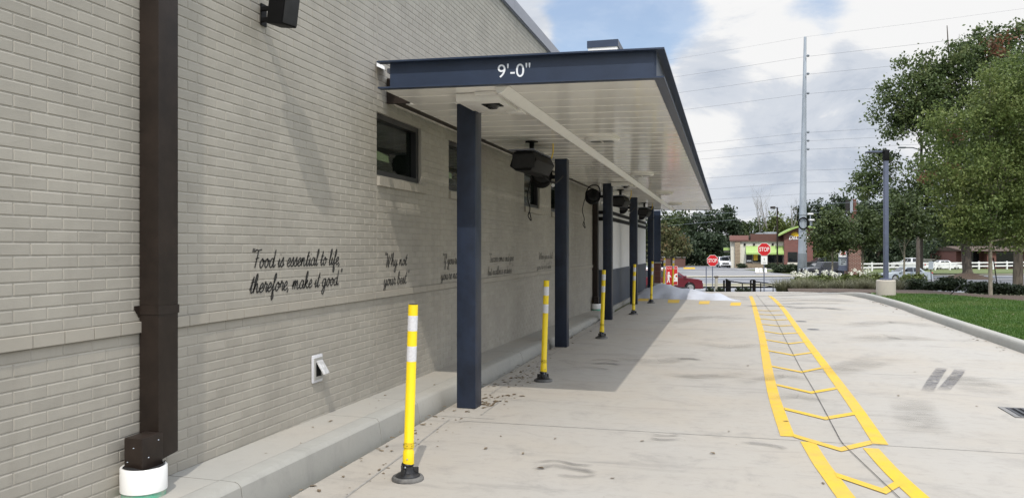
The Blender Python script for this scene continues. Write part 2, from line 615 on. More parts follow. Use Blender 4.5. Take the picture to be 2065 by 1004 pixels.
M.leaf_grassy = leaf_mat("leaf_grassy", [(0.15, 0.155, 0.095), (0.21, 0.21, 0.135), (0.27, 0.255, 0.18)], 0.3)
M.grass = leaf_mat("grass_blade", [(0.030, 0.078, 0.011), (0.046, 0.108, 0.015), (0.075, 0.135, 0.022), (0.12, 0.145, 0.045)], 0.25)
M.petal = mat("white_petals", (0.72, 0.72, 0.62), rough=0.7)
M.dead_leaf = leaf_mat("dead_leaf", [(0.10, 0.065, 0.035), (0.15, 0.11, 0.07), (0.22, 0.17, 0.11), (0.07, 0.06, 0.05)], 0.1)
M.red_sign = mat("red_sign_face", (0.50, 0.012, 0.018), rough=0.4, var=0.06)
M.white_sign = mat("white_sign_face", (0.76, 0.76, 0.76), rough=0.45, var=0.03)
M.foam = mat("white_foam", (0.42, 0.44, 0.49), rough=0.7, var=0.04, vscale=4, bump=0.3, bscale=9, bdist=0.05)
M.tyre = mat("tyre_rubber", (0.012, 0.012, 0.012), rough=0.8)
M.rim = mat("alloy_rim", (0.55, 0.55, 0.56), rough=0.25, metal=0.8)
M.car_glass = mat("car_glass", (0.012, 0.015, 0.018), rough=0.05, spec=0.7)
M.chrome = mat("chrome", (0.7, 0.7, 0.7), rough=0.15, metal=1.0)
M.lamp_clear = mat("headlamp_lens", (0.7, 0.72, 0.74), rough=0.12)
M.lamp_red = mat("tail_lamp_lens", (0.42, 0.02, 0.02), rough=0.2)
M.dt_brick = brick_small("tower_brick", (0.20, 0.085, 0.072), (0.165, 0.072, 0.062), (0.22, 0.13, 0.11), bw=0.6, bh=0.2, msize=0.012)
M.dt_brown = brick_small("parapet_brick", (0.115, 0.055, 0.042), (0.10, 0.05, 0.04), (0.12, 0.07, 0.055), bw=0.6, bh=0.2, msize=0.012)
M.dt_pink = mat("pink_parapet_stucco", (0.23, 0.12, 0.105), rough=0.8, var=0.08)
M.dt_cream = mat("cream_stucco", (0.60, 0.58, 0.50), rough=0.8, var=0.04)
M.dt_stone = brick_small("stacked_stone", (0.36, 0.29, 0.20), (0.25, 0.19, 0.13), (0.16, 0.13, 0.10), bw=0.5, bh=0.16, msize=0.02)
M.dt_green = mat("lime_green_metal", (0.30, 0.42, 0.13), rough=0.5, var=0.05)
M.pillar_brick = brick_small("sign_pillar_brick", (0.15, 0.052, 0.038), (0.10, 0.036, 0.03), (0.40, 0.32, 0.27), bw=0.22, bh=0.08, msize=0.009)
M.far_brick = brick_small("far_building_brick", (0.15, 0.062, 0.045), (0.12, 0.05, 0.04), (0.16, 0.09, 0.07), bw=0.5, bh=0.18, msize=0.012)
M.sun_yellow = mat("sun_logo_yellow", (0.78, 0.50, 0.02), rough=0.5)
M.gas_yellow = mat("yellow_gas_pipe", (0.70, 0.48, 0.02), rough=0.5)
M.grate = mat("cast_iron", (0.045, 0.045, 0.05), rough=0.6, var=0.3, vscale=20)
M.grate_rim = mat("worn_steel_rim", (0.16, 0.155, 0.15), rough=0.6, var=0.3, vscale=9)
M.wood_grey = mat("weathered_post", (0.36, 0.34, 0.30), rough=0.9, var=0.2, vscale=6, stretch=(3, 3, 0.4))
M.roof_grey = mat("grey_roofing", (0.16, 0.15, 0.14), rough=0.9, var=0.15)
M.clear_plastic = mat("clear_plastic_flap", (0.50, 0.50, 0.50), rough=0.15, var=0.25, vscale=30)
M.outlet_grey = mat("outlet_box_grey", (0.33, 0.325, 0.305), rough=0.45)

# ------------------------------------------------------------------ mesh helpers


class MB:
    def __init__(s):
        s.v = []
        s.f = []
        s.m = []
        s.uv = None
        s.mi = 0

    def add(s, vs, fs):
        o = len(s.v)
        s.v.extend(tuple(map(float, p)) for p in vs)
        for f in fs:
            s.f.append([i + o for i in f])
            s.m.append(s.mi)

    def box(s, x0, x1, y0, y1, z0, z1, mx=None):
        vs = [(x, y, z) for z in (z0, z1) for y in (y0, y1) for x in (x0, x1)]
        if mx is not None:
            vs = [mx @ Vector(p) for p in vs]
        s.add(vs, [(0, 2, 3, 1), (4, 5, 7, 6), (0, 1, 5, 4), (2, 6, 7, 3), (0, 4, 6, 2), (1, 3, 7, 5)])

    def bbox(s, x0, x1, y0, y1, z0, z1, b=0.006, mx=None):
        """box with chamfered edges"""
        bm = bmesh.new()
        vs = [bm.verts.new((x, y, z)) for z in (z0, z1) for y in (y0, y1) for x in (x0, x1)]
        for f in [(0, 2, 3, 1), (4, 5, 7, 6), (0, 1, 5, 4), (2, 6, 7, 3), (0, 4, 6, 2), (1, 3, 7, 5)]:
            bm.faces.new([vs[i] for i in f])
        bmesh.ops.bevel(bm, geom=bm.edges[:], offset=b, segments=2, affect='EDGES', profile=0.6)
        s.from_bm(bm, mx)

    def from_bm(s, bm, mx=None):
        bm.verts.index_update()
        vs = [(mx @ v.co) if mx is not None else v.co.copy() for v in bm.verts]
        fs = [[v.index for v in f.verts] for f in bm.faces]
        s.add(vs, fs)
        bm.free()

    def prism(s, poly, axis, a, b, mx=None):
        """poly of 2d points extruded along axis ('x','y','z') from a to b"""
        def p3(p, t):
            q = {'x': (t, p[0], p[1]), 'y': (p[0], t, p[1]), 'z': (p[0], p[1], t)}[axis]
            return mx @ Vector(q) if mx is not None else q
        n = len(poly)
        vs = [p3(p, a) for p in poly] + [p3(p, b) for p in poly]
        fs = [list(range(n))[::-1], list(range(n, 2 * n))] + [(i, (i + 1) % n, n + (i + 1) % n, n + i) for i in range(n)]
        s.add(vs, fs)

    def tube(s, pts, rad, n=8, cap=True):
        pts = [Vector(p) for p in pts]
        if not isinstance(rad, (list, tuple)):
            rad = [rad] * len(pts)
        vs, fs = [], []
        up = None
        for i, p in enumerate(pts):
            t = (pts[min(i + 1, len(pts) - 1)] - pts[max(i - 1, 0)]).normalized()
            if up is None:
                up = Vector((0, 0, 1)) if abs(t.z) < 0.9 else Vector((1, 0, 0))
            x = t.cross(up)
            if x.length < 1e-4:
                x = t.orthogonal()
            x.normalize()
            y = x.cross(t).normalized()
            up = y
            for k in range(n):
                a = 2 * math.pi * k / n
                vs.append(p + (x * math.cos(a) + y * math.sin(a)) * rad[i])
        for i in range(len(pts) - 1):
            for k in range(n):
                k2 = (k + 1) % n
                fs.append((i * n + k, i * n + k2, (i + 1) * n + k2, (i + 1) * n + k))
        if cap:
            fs.append(list(range(n))[::-1])
            fs.append([(len(pts) - 1) * n + k for k in range(n)])
        s.add(vs, fs)

    def lathe(s, prof, c=(0, 0, 0), n=24, mx=None):
        vs, fs = [], []
        for r, z in prof:
            for k in range(n):
                a = 2 * math.pi * k / n
                p = (c[0] + r * math.cos(a), c[1] + r * math.sin(a), c[2] + z)
                vs.append(mx @ Vector(p) if mx is not None else p)
        for i in range(len(prof) - 1):
            for k in range(n):
                k2 = (k + 1) % n
                fs.append((i * n + k, i * n + k2, (i + 1) * n + k2, (i + 1) * n + k))
        fs.append(list(range(n))[::-1])
        fs.append([(len(prof) - 1) * n + k for k in range(n)])
        s.add(vs, fs)

    def quad(s, a, b, c, d):
        s.add([a, b, c, d], [(0, 1, 2, 3)])

    def build(s, name, mats, parent=None, smooth=None, world=False, origin=None):
        if not isinstance(mats, (list, tuple)):
            mats = [mats]
        vs = s.v
        if parent is not None and world:
            inv = (Matrix.Translation(parent.location) @ parent.rotation_euler.to_matrix().to_4x4()).inverted()
            vs = [inv @ Vector(p) for p in vs]
        elif parent is None and origin is None:
            a = np.array(vs)
            origin = ((a[:, 0].min() + a[:, 0].max()) / 2, (a[:, 1].min() + a[:, 1].max()) / 2, a[:, 2].min())
        if parent is None:
            vs = [(p[0] - origin[0], p[1] - origin[1], p[2] - origin[2]) for p in vs]
        me = bpy.data.meshes.new(name)
        me.from_pydata([tuple(p) for p in vs], [], s.f)
        for m_ in mats:
            me.materials.append(m_)
        if len(mats) > 1:
            me.polygons.foreach_set('material_index', s.m)
        if s.uv:
            ul = me.uv_layers.new(name="UVMap")
            for li, l in enumerate(me.loops):
                ul.data[li].uv = s.uv[l.vertex_index]
        me.validate()
        if smooth is not None:
            me.polygons.foreach_set('use_smooth', [True] * len(me.polygons))
            me.set_sharp_from_angle(angle=R(smooth))
        me.update()
        ob = bpy.data.objects.new(name, me)
        COL.objects.link(ob)
        if parent is not None:
            ob.parent = parent
        else:
            ob.location = origin
        return ob


def thing(name, label, cat, loc=(0, 0, 0), rz=0.0, group=None):
    o = bpy.data.objects.new(name, None)
    COL.objects.link(o)
    o.empty_display_size = 0.2
    o.location = loc
    o.rotation_euler = (0, 0, rz)
    return tag(o, label, cat, group)


def tag(o, label, cat, group=None, kind=None):
    o['label'] = label
    o['category'] = cat
    if group:
        o['group'] = group
    if kind:
        o['kind'] = kind
    return o


def struct(o, label=None, kind='structure'):
    o['kind'] = kind
    if label:
        o['label'] = label
    return o


def dup(root, loc, rz=None, label=None, group=None, scale=None):
    r = root.copy()
    COL.objects.link(r)
    r.location = loc
    if rz is not None:
        r.rotation_euler = (0, 0, rz)
    if scale is not None:
        r.scale = scale if isinstance(scale, tuple) else (scale,) * 3
    if label:
        r['label'] = label
    if group:
        r['group'] = group
    for ch in list(root.children):
        c = ch.copy()
        COL.objects.link(c)
        c.parent = r
        for g in list(ch.children):
            d = g.copy()
            COL.objects.link(d)
            d.parent = c
    return r


def text_mesh(name, body, size, m, mx, parent=None, extrude=0.002, align='CENTER', shear=0.0, bold=0.0):
    cu = bpy.data.curves.new(name, 'FONT')
    cu.body = body
    cu.size = size
    cu.align_x = align
    cu.align_y = 'CENTER'
    cu.extrude = extrude
    cu.shear = shear
    cu.offset = bold
    ob = bpy.data.objects.new(name + "_tmp", cu)
    COL.objects.link(ob)
    dg = bpy.context.evaluated_depsgraph_get()
    me = bpy.data.meshes.new_from_object(ob.evaluated_get(dg))
    bpy.data.objects.remove(ob)
    bpy.data.curves.remove(cu)
    me.transform(mx)
    me.materials.clear()
    me.materials.append(m)
    me.name = name
    o = bpy.data.objects.new(name, me)
    COL.objects.link(o)
    if parent:
        o.parent = parent
    return o


def basis(o, ex, ey):
    """matrix with local x -> ex, local y -> ey, at o"""
    ex = Vector(ex).normalized()
    ey = Vector(ey).normalized()
    ez = ex.cross(ey)
    return Matrix(((ex.x, ey.x, ez.x, o[0]), (ex.y, ey.y, ez.y, o[1]), (ex.z, ey.z, ez.z, o[2]), (0, 0, 0, 1)))


def ribbon_mb(pts, w, z, mb=None):
    """flat ribbon on the ground through pts, with uv (x along, y across)"""
    mb = mb or MB()
    if mb.uv is None:
        mb.uv = []
    pts = [Vector((p[0], p[1], 0)) for p in pts]
    n = len(pts)
    o = len(mb.v)
    for i, p in enumerate(pts):
        t = (pts[min(i + 1, n - 1)] - pts[max(i - 1, 0)]).normalized()
        nn = Vector((-t.y, t.x, 0))
        ww = w[i] if isinstance(w, (list, tuple)) else w
        for sgn, vv in ((-1, 0.0), (1, 1.0)):
            q = p + nn * sgn * ww / 2
            mb.v.append((q.x, q.y, z))
            mb.uv.append((i / (n - 1), vv))
    for i in range(n - 1):
        mb.f.append([o + 2 * i, o + 2 * i + 2, o + 2 * i + 3, o + 2 * i + 1])
        mb.m.append(mb.mi)
    return mb


def smooth_line(pts, k=6):
    """catmull-rom through points"""
    out = []
    n = len(pts)
    P = [Vector(p) for p in pts]
    for i in range(n - 1):
        p0, p1, p2, p3 = P[max(i - 1, 0)], P[i], P[i + 1], P[min(i + 2, n - 1)]
        for j in range(k):
            t = j / k
            out.append(0.5 * ((2 * p1) + (p2 - p0) * t + (2 * p0 - 5 * p1 + 4 * p2 - p3) * t * t + (3 * p1 - p0 - 3 * p2 + p3) * t ** 3))
    out.append(P[-1])
    return out


# ------------------------------------------------------------------ ground, drive, road
STREET = -1.8


def dfwd(x, y):
    return -x * ST + y * CT


def lat(x, y):
    return x * CT + y * ST


def sstep(a, b, t):
    t = min(1, max(0, (t - a) / (b - a)))
    return t * t * (3 - 2 * t)


def tz(x, y):
    d = dfwd(x, y)
    z = STREET * sstep(27.5, 55, d)
    if d > 150:
        z += (d - 150) * 0.02
    return z


def build_ground():
    mb = MB()
    ds = [-40, -20, 0, 10, 20, 24, 27, 29, 31, 33, 35, 38, 41, 44, 47, 50, 53, 56, 60, 70, 85, 100, 120, 150, 200, 300, 600, 1400]
    us = [-900, -300, -150, -80, -50, -30, -20, -14, -10, -7, -4, -1, 2, 5, 8, 11, 14, 18, 22, 28, 36, 50, 80, 150, 300, 900]
    for d in ds:
        for u in us:
            x, y = u * CT - d * ST, u * ST + d * CT
            mb.v.append((x, y, tz(x, y) - 0.06))
    nu = len(us)
    for i in range(len(ds) - 1):
        for j in range(nu - 1):
            mb.f.append([i * nu + j, i * nu + j + 1, (i + 1) * nu + j + 1, (i + 1) * nu + j])
            mb.m.append(0)
    struct(mb.build("ground", M.terrain, smooth=60, origin=(0, 0, 0)), "rough grassy ground falling towards the street")
    # drive
    KR = [(4.35, -14), (4.35, 10), (4.36, 20), (4.40, 22.5), (4.34, 24.9), (4.23, 27.1), (4.02, 28.7), (3.7, 29.8), (3.3, 30.5)]
    far = [(2.3, 30.7), (1.2, 30.45), (-0.44, 29.9), (-2.0, 30.3), (-6, 31.5), (-9, 31.8)]
    poly = KR + far + [(-9, 31.2), (-2.7, 31.0), (-2.7, -14)]
    mb = MB()
    mb.add([(p[0], p[1], 0.0) for p in poly], [list(range(len(poly)))])
    mb.add([(p[0], p[1], -0.3) for p in poly] + [(p[0], p[1], 0.0) for p in poly], [(i, (i + 1) % len(poly), len(poly) + (i + 1) % len(poly), len(poly) + i) for i in range(len(poly))])
    struct(mb.build("drive", M.drive, origin=(0, 0, 0)), "pale concrete drive through lane")
    # right kerb
    kp = smooth_line([(p[0], p[1], 0) for p in KR], 4)
    prof = [(0.0, -0.2), (0.0, 0.0), (0.015, 0.10), (0.03, 0.135), (0.05, 0.15), (0.15, 0.155), (0.16, -0.2)]
    mb = MB()
    n = len(kp)
    for i, p in enumerate(kp):
        t = (kp[min(i + 1, n - 1)] - kp[max(i - 1, 0)]).normalized()
        nn = Vector((t.y, -t.x, 0))
        fall = 1.0 - 0.97 * sstep(n - 13, n - 1, i)
        for a, z in prof:
            q = p + nn * a
            mb.v.append((q.x, q.y, z if z <= 0 else z * fall))
    k = len(prof)
    for i in range(n - 1):
        for j in range(k - 1):
            mb.f.append([i * k + j, i * k + j + 1, (i + 1) * k + j + 1, (i + 1) * k + j])
            mb.m.append(0)
    mb.add([mb.v[j] for j in range((n - 1) * k, n * k)], [list(range(k))])
    struct(mb.build("kerb", M.kerb, smooth=35, origin=(0, 0, 0)), "concrete kerb along the lawn")
    # lawn
    inner = []
    for i, p in enumerate(kp):
        t = (kp[min(i + 1, n - 1)] - kp[max(i - 1, 0)]).normalized()
        inner.append((p.x + t.y * 0.155, p.y - t.x * 0.155))
    inner = [p for p in inner if p[1] < 27.5]
    outer = [(4.6, 28.4), (5.6, 28.0), (6.6, 27.9), (7.2, 26.9), (7.9, 25.0), (9.5, 24.2), (12, 23.5), (20, 22), (34, 20), (34, -14)]
    poly = inner + outer
    mb = MB()
    mb.add([(p[0], p[1], 0.125) for p in poly], [list(range(len(poly)))])
    struct(mb.build("lawn", M.lawn_base, origin=(0, 0, 0)), "green lawn behind the kerb")
    # mulch bed beyond the lawn
    bed = [(2.2, 30.95), (3.2, 30.8), (3.9, 30.1), (4.3, 28.9), (4.7, 28.3), (5.6, 27.9), (6.6, 27.8), (7.2, 26.8), (7.9, 24.9), (9.5, 24.1), (12, 23.4), (20, 21.9), (34, 19.9)]
    mb = MB()
    nb = len(bed)
    for row, off in enumerate((-0.03, 0, 1.5, 3.5, 6.5)):
        for i, p in enumerate(bed):
            d = Vector((0.05, 1.0))
            x, y = p[0] + d.x * off, p[1] + d.y * off
            z0 = (0.0, 0.01, 0.05, 0.10)[i] if i < 4 else 0.135
            z = (-0.4 if row == 0 else z0) if row < 2 else max(tz(x, y), -1.2) + (0.10 if row < 4 else -0.02)
            mb.v.append((x, y, z))
    for r_ in range(4):
        for i in range(nb - 1):
            mb.f.append([r_ * nb + i, r_ * nb + i + 1, (r_ + 1) * nb + i + 1, (r_ + 1) * nb + i])
            mb.m.append(0)
    struct(mb.build("planting_bed", M.mulch, smooth=60, origin=(0, 0, 0)), "dark mulch bed behind the lawn")

    # the street, verges, lots beyond (laid out by distance)
    def strip(name, dn, df, u0, u1, z, m, lab, tilt=1.0):
        mb = MB()
        pts = []
        us = [u0 + (u1 - u0) * i / 12 for i in range(13)]
        def bend(u):
            return 9.0 * tilt * sstep(18, 70, u)
        for u in us:
            d = dn + bend(u)
            pts.append((u * CT - d * ST, u * ST + d * CT, z))
        for u in us[::-1]:
            d = df + bend(u)
            pts.append((u * CT - d * ST, u * ST + d * CT, z))
        k = len(us)
        mb.add(pts, [(i, i + 1, 2 * k - 2 - i, 2 * k - 1 - i) for i in range(k - 1)])
        return struct(mb.build(name, m, origin=(0, 0, 0)), lab)
    S = STREET
    strip("road", 55.5, 91, -120, 160, S + 0.004, M.asphalt, "grey asphalt street beyond the drive")
    strip("verge", 91.3, 94.0, -120, 160, S + 0.05, M.tan, "dry grass verge across the street")
    strip("pavement", 94.0, 95.4, -120, 36, S + 0.06, M.far_conc, "concrete pavement across the street")
    strip("kerb", 90.6, 91.3, -120, 160, S + 0.12, M.far_conc, "pale kerb on the far side of the street")
    strip("median", 68, 73, -120, 27, S + 0.10, M.tan, "dry grass median in the street")
    strip("kerb", 67.4, 68, -120, 27, S + 0.14, M.far_conc, "near kerb of the street median")
    strip("kerb", 73, 73.6, -120, 27, S + 0.14, M.far_conc, "far kerb of the street median")
    strip("road_marking", 88.6, 89.2, -120, 160, S + 0.010, M.white_line, "white edge line on the street")
    strip("road_marking", 64.7, 65.1, -120, 27, S + 0.010, M.white_line, "white lane line on the near side of the street")
    strip("road_marking", 80.2, 80.5, -120, 160, S + 0.010, M.white_line, "white lane line on the far side of the street")
    strip("parking_lot", 95.4, 121, -90, 36, S + 0.008, M.lot, "pale asphalt lot across the street")
    strip("lot_kerb", 121, 122, -90, 37, S + 0.12, M.far_conc, "pale kerb at the back of the lot")
    strip("drive_lane", 122, 150, -90, 37, S + 0.012, M.asphalt, "dark asphalt lane beside the restaurant")
    strip("parking_lot", 100, 150, 30, 130, S - 0.02, M.lot, "asphalt lot behind the white fence")
    strip("far_lawn", 94.2, 121, 36.01, 47.9, S + 0.06, mat("restaurant_grass", (0.075, 0.10, 0.03), rough=0.95, col2=(0.14, 0.135, 0.06), vscale=0.6), "green lawn strip before the restaurant tower")
    strip("far_lawn", 95.6, 118, 48, 150, S + 0.07, M.leaf_grassy if False else mat("far_grass", (0.07, 0.10, 0.025), rough=0.95, col2=(0.11, 0.13, 0.04), vscale=0.5), "green verge below the white fence")


build_ground()


# ------------------------------------------------------------------ markings and marks on the drive
def build_markings():
    Z = 0.004

    def line(name, px, w, m, lab, z=Z, sm=True):
        pts = [gp(*p) for p in px]
        if sm:
            pts = smooth_line(pts, 5)
        o = ribbon_mb(pts, w, z).build(name, m, origin=(0, 0, 0))
        return struct(o, lab)
    lw = 0.118
    # long lines (centres)
    line("road_marking", [(1588.5, 880), (1561, 800), (1547.5, 739), (1537, 680), (1527, 640), (1519, 611), (1513.5, 597)], lw, M.yellow, "yellow lane edge line beside the canopy side")
    line("road_marking", [(1776, 896), (1719, 812), (1665, 739), (1628, 690), (1599, 650), (1577, 620), (1560, 603), (1552, 597)], lw, M.yellow, "yellow lane edge line on the lawn side")
    line("road_marking", [(1629, 891), (1655, 934), (1678, 965), (1706, 1003), (1745, 1050), (1810, 1115)], lw, M.yellow, "yellow curved line after the kink on the building side")
    line("road_marking", [(1756, 904), (1798, 950), (1855, 1003), (1930, 1065), (2020, 1130)], lw, M.yellow, "yellow curved line after the kink on the lawn side")
    chev = [((1601, 882), (1697, 911), (1760, 896)), ((1583, 827), (1665, 847), (1724, 837)), ((1567, 778), (1637, 794), (1688, 785)),
            ((1557, 740), (1617, 752), (1661, 743)), ((1549, 708), (1600, 717.5), (1643, 711.5)), ((1544, 686), (1592, 694), (1631, 689.5)),
            ((1537, 668), (1575, 674), (1612, 672)), ((1533, 654), (1570, 658), (1600, 657)), ((1528, 643), (1563, 646), (1590, 645)),
            ((1526, 634), (1558, 636), (1582, 635)), ((1523, 626), (1552, 627.5), (1574, 626.5)), ((1688, 963), (1787, 997), (1822, 977))]
    for i, c in enumerate(chev):
        a, b_, d = [Vector(gp(*p)) for p in c]
        w = 0.13
        mb = MB()
        wy = Vector((0, w, 0))
        z = Vector((0, 0, 0.0062))
        mb.add([a + z, b_ + z, d + z, d + wy + z, b_ + wy + z, a + wy + z], [(0, 1, 4, 5), (1, 2, 3, 4)])
        struct(mb.build("road_marking", M.yellow, origin=(0, 0, 0)), "yellow chevron between the lane lines")
    mb = MB()
    q = [gp(1786, 997), gp(1822, 977), gp(1800, 970), gp(1836, 1000), gp(1812, 1012)]
    # stop dashes
    for a in [(1286, 1309, 602, 607), (1346, 1371, 604, 611), (1409, 1432, 607, 613), (1472, 1495, 610, 616.5)]:
        p = [gp(a[0], a[3]), gp(a[1] - 2, a[3]), gp(a[1], a[2]), gp(a[0] + 2, a[2])]
        mb = MB()
        mb.add([(x, y, Z) for x, y, _ in p], [(0, 1, 2, 3)])
        struct(mb.build("road_marking", M.yellow, origin=(0, 0, 0)), "yellow dash of the stop line")
    # joints
    def jt(px, w, m, lab, z=0.0085):
        return line("joint", px, w, m, lab, z, False)
    jt([(1525, 594), (1562, 640), (1580, 677), (1613, 740), (1640, 785), (1664, 830), (1694, 887), (1700, 896), (1812, 1003), (1900, 1085)], 0.006, M.joint, "dark joint down the middle of the lane")
    # gutter joint beside kerb
    struct(ribbon_mb([(-2.36, -14), (-2.36, 4.6), (-2.44, 6.1), (-2.50, 7.0)], 0.014, Z).build("joint", M.joint_light, origin=(0, 0, 0)), "gutter joint before the canopy")
    struct(ribbon_mb([(-2.27, 7.25), (-2.29, 8.1)], 0.012, Z).build("joint", M.joint_light, origin=(0, 0, 0)), "short joint beside the column footing")
    struct(ribbon_mb([(-2.50, 8.3), (-2.54, 11.2), (-2.56, 15.9), (-2.6, 20)], 0.014, Z).build("joint", M.joint_light, origin=(0, 0, 0)), "gutter joint under the canopy")
    for a, b_, w in [((-2.7, 7.12), (-2.1, 7.12), .008), ((-2.4, 8.15), (-2.2, 8.15), .008)]:
        struct(ribbon_mb([a, b_], w, Z).build("joint", M.joint_light, origin=(0, 0, 0)), "short joint beside the column footing")
    for y, x0, x1 in [(6.97, -2.4, 4.3), (10.9, -2.5, 4.3), (15.2, -2.5, 4.3), (19.6, -2.5, 4.3), (24.2, -2.6, 4.3), (3.2, -2.3, 4.3)]:
        struct(ribbon_mb([(x0, y), (x1, y + 0.05)], 0.009, 0.003).build("joint", M.joint_light, origin=(0, 0, 0)), "cross joint in the concrete drive")
    # skid marks, prints, dirt films
    def mark(px, w, m, lab, z):
        pts = smooth_line([gp(*p) for p in px], 6)
        o = ribbon_mb(pts, w, z).build("tyre_mark", m, origin=(0, 0, 0))
        return struct(o, lab)
    z = 0.0095
    T = M.tyre_mark
    mark([(1901, 741), (1893, 752), (1882, 768), (1868, 793)], 0.145, M.tyre_print, "dark tyre print on the drive", z)
    mark([(1937, 744), (1930, 755), (1918, 770), (1900, 790)], 0.145, M.tyre_print, "dark tyre print on the drive", z + .0005)
    dd = 0.0107
    for i, (pp, w) in enumerate([
            ([(1075, 950), (1110, 940), (1150, 945), (1180, 950), (1204, 956)], .10),
            ([(1070, 935), (1120, 930), (1160, 938), (1200, 940)], .05),
            ([(1120, 958), (1170, 963), (1206, 958)], .05),
            ([(1490, 893), (1530, 896), (1570, 902), (1582, 908)], .08),
            ([(1310, 885), (1340, 888), (1375, 886)], .06), ([(1312, 877), (1345, 880), (1372, 878)], .04),
            ([(1365, 725), (1390, 724), (1415, 728)], .16), ([(1190, 735), (1222, 733), (1250, 738)], .12),
            ([(1190, 728), (1222, 726), (1250, 731)], .09), ([(1150, 742), (1190, 742), (1230, 747)], .08)]):
        mark(pp, w, M.tyre_mark, "curved tyre scuff on the drive", dd + i * 0.0004)
    for i, (pp, w) in enumerate([
            ([(1330, 755), (1400, 760), (1470, 758), (1530, 752)], .42), ([(1480, 775), (1540, 765), (1580, 758), (1650, 770)], .35),
            ([(1550, 805), (1610, 800), (1660, 812)], .28), ([(1650, 755), (1720, 740), (1790, 720)], .7), ([(1720, 690), (1800, 680), (1880, 690)], .9),
            ([(1400, 690), (1470, 700), (1550, 695)], .5), ([(1240, 720), (1330, 730), (1400, 720)], .5), ([(1830, 800), (1850, 840), (1870, 880)], .5),
            ([(1700, 660), (1800, 650), (1900, 662)], .8), ([(1330, 655), (1420, 640), (1500, 645)], .8), ([(1900, 760), (1960, 770), (2000, 800)], .7)]):
        o = mark(pp, w, M.dirt_mark, "faint dirt film on the drive", 0.0152 + i * 0.0004)
    for i, (pp, w) in enumerate([
            ([(1500, 598), (1560, 597), (1640, 595), (1700, 596)], .25), ([(1540, 603), (1600, 602), (1660, 603), (1730, 606)], .22),
            ([(1560, 608), (1620, 606), (1680, 607), (1740, 609)], .25), ([(1560, 614), (1640, 612), (1700, 613)], .20),
            ([(1440, 598), (1480, 599), (1510, 601)], .30), ([(1460, 603), (1490, 604), (1515, 605)], .18), ([(1590, 622), (1650, 621), (1710, 626)], .35),
            ([(1540, 592), (1640, 592), (1700, 594)], .35), ([(1500, 618), (1560, 617), (1610, 620)], .3)]):
        mark(pp, w, M.wet_mark, "dark wet streak across the far drive", 0.0200 + i * 0.0004)
    for a in [((1548, 702), (1570, 703), (1592, 705)), ((1565, 724), (1580, 723), (1595, 725))]:
        mark(a, .05, M.tyre_mark, "small skid mark inside the lane", 0.0245)


build_markings()


# ------------------------------------------------------------------ walk along the wall
def walk_z(y):
    return 0.25 - 0.0105 * y


WX = -3.3


def build_walk():
    mb = MB()
    kb = MB()
    ys = [-6, 2.2, 4.15, 6.1, 6.95, 8.9, 10.85, 12.8, 14.75, 16.7, 18.4]
    for a, b_ in zip(ys[:-1], ys[1:]):
        g = 0.004
        rows = []
        kerbs = []
        for y in (a + g, b_ - g):
            z = walk_z(y)
            rows.append([(-3.36, y, -0.2), (-3.36, y, z), (-2.952, y, z - 0.004), (-2.952, y, -0.2)])
            kerbs.append([(-2.945, y, -.2), (-2.945, y, z - .002), (-2.84, y, z - 0.006), (-2.818, y, z - 0.014), (-2.80, y, z - 0.035), (-2.775, y, 0.0), (-2.775, y, -0.2)])
        n = 4
        mb.mi = 0
        mb.add(rows[0] + rows[1], [(i, i + 1, n + i + 1, n + i) for i in range(n - 1)] + [list(range(n))[::-1], list(range(n, 2 * n))])
        n = 7
        kb.add(kerbs[0] + kerbs[1], [(i, i + 1, n + i + 1, n + i) for i in range(n - 1)] + [list(range(n))[::-1], list(range(n, 2 * n))])
    # ramp down
    y0, y1 = 18.404, 20.4
    z0 = walk_z(y0)
    mb.add([(-3.36, y0, z0), (-2.79, y0, z0 - 0.02), (-2.78, y0, -.1), (-3.36, y1, 0.012), (-2.79, y1, 0.008), (-2.78, y1, -.1)], [(0, 1, 4, 3), (1, 2, 5, 4)])
    struct(mb.build("pavement", M.walk, smooth=30, origin=(0, 0, 0)), "raised concrete walk along the brick wall")
    struct(kb.build("kerb", M.kerb, smooth=30, origin=(0, 0, 0)), "concrete kerb along the raised walk")


build_walk()

# ------------------------------------------------------------------ restaurant building with painted brick
CH, BL = 0.0647, 0.196
Z_BAND0 = 1.11
WINS = [(7.14, 8.31), (9.22, 10.39), (12.98, 14.15), (15.10, 16.27)]
WZ0, WZ1 = 2.315, 2.935
Y_END = 20.55


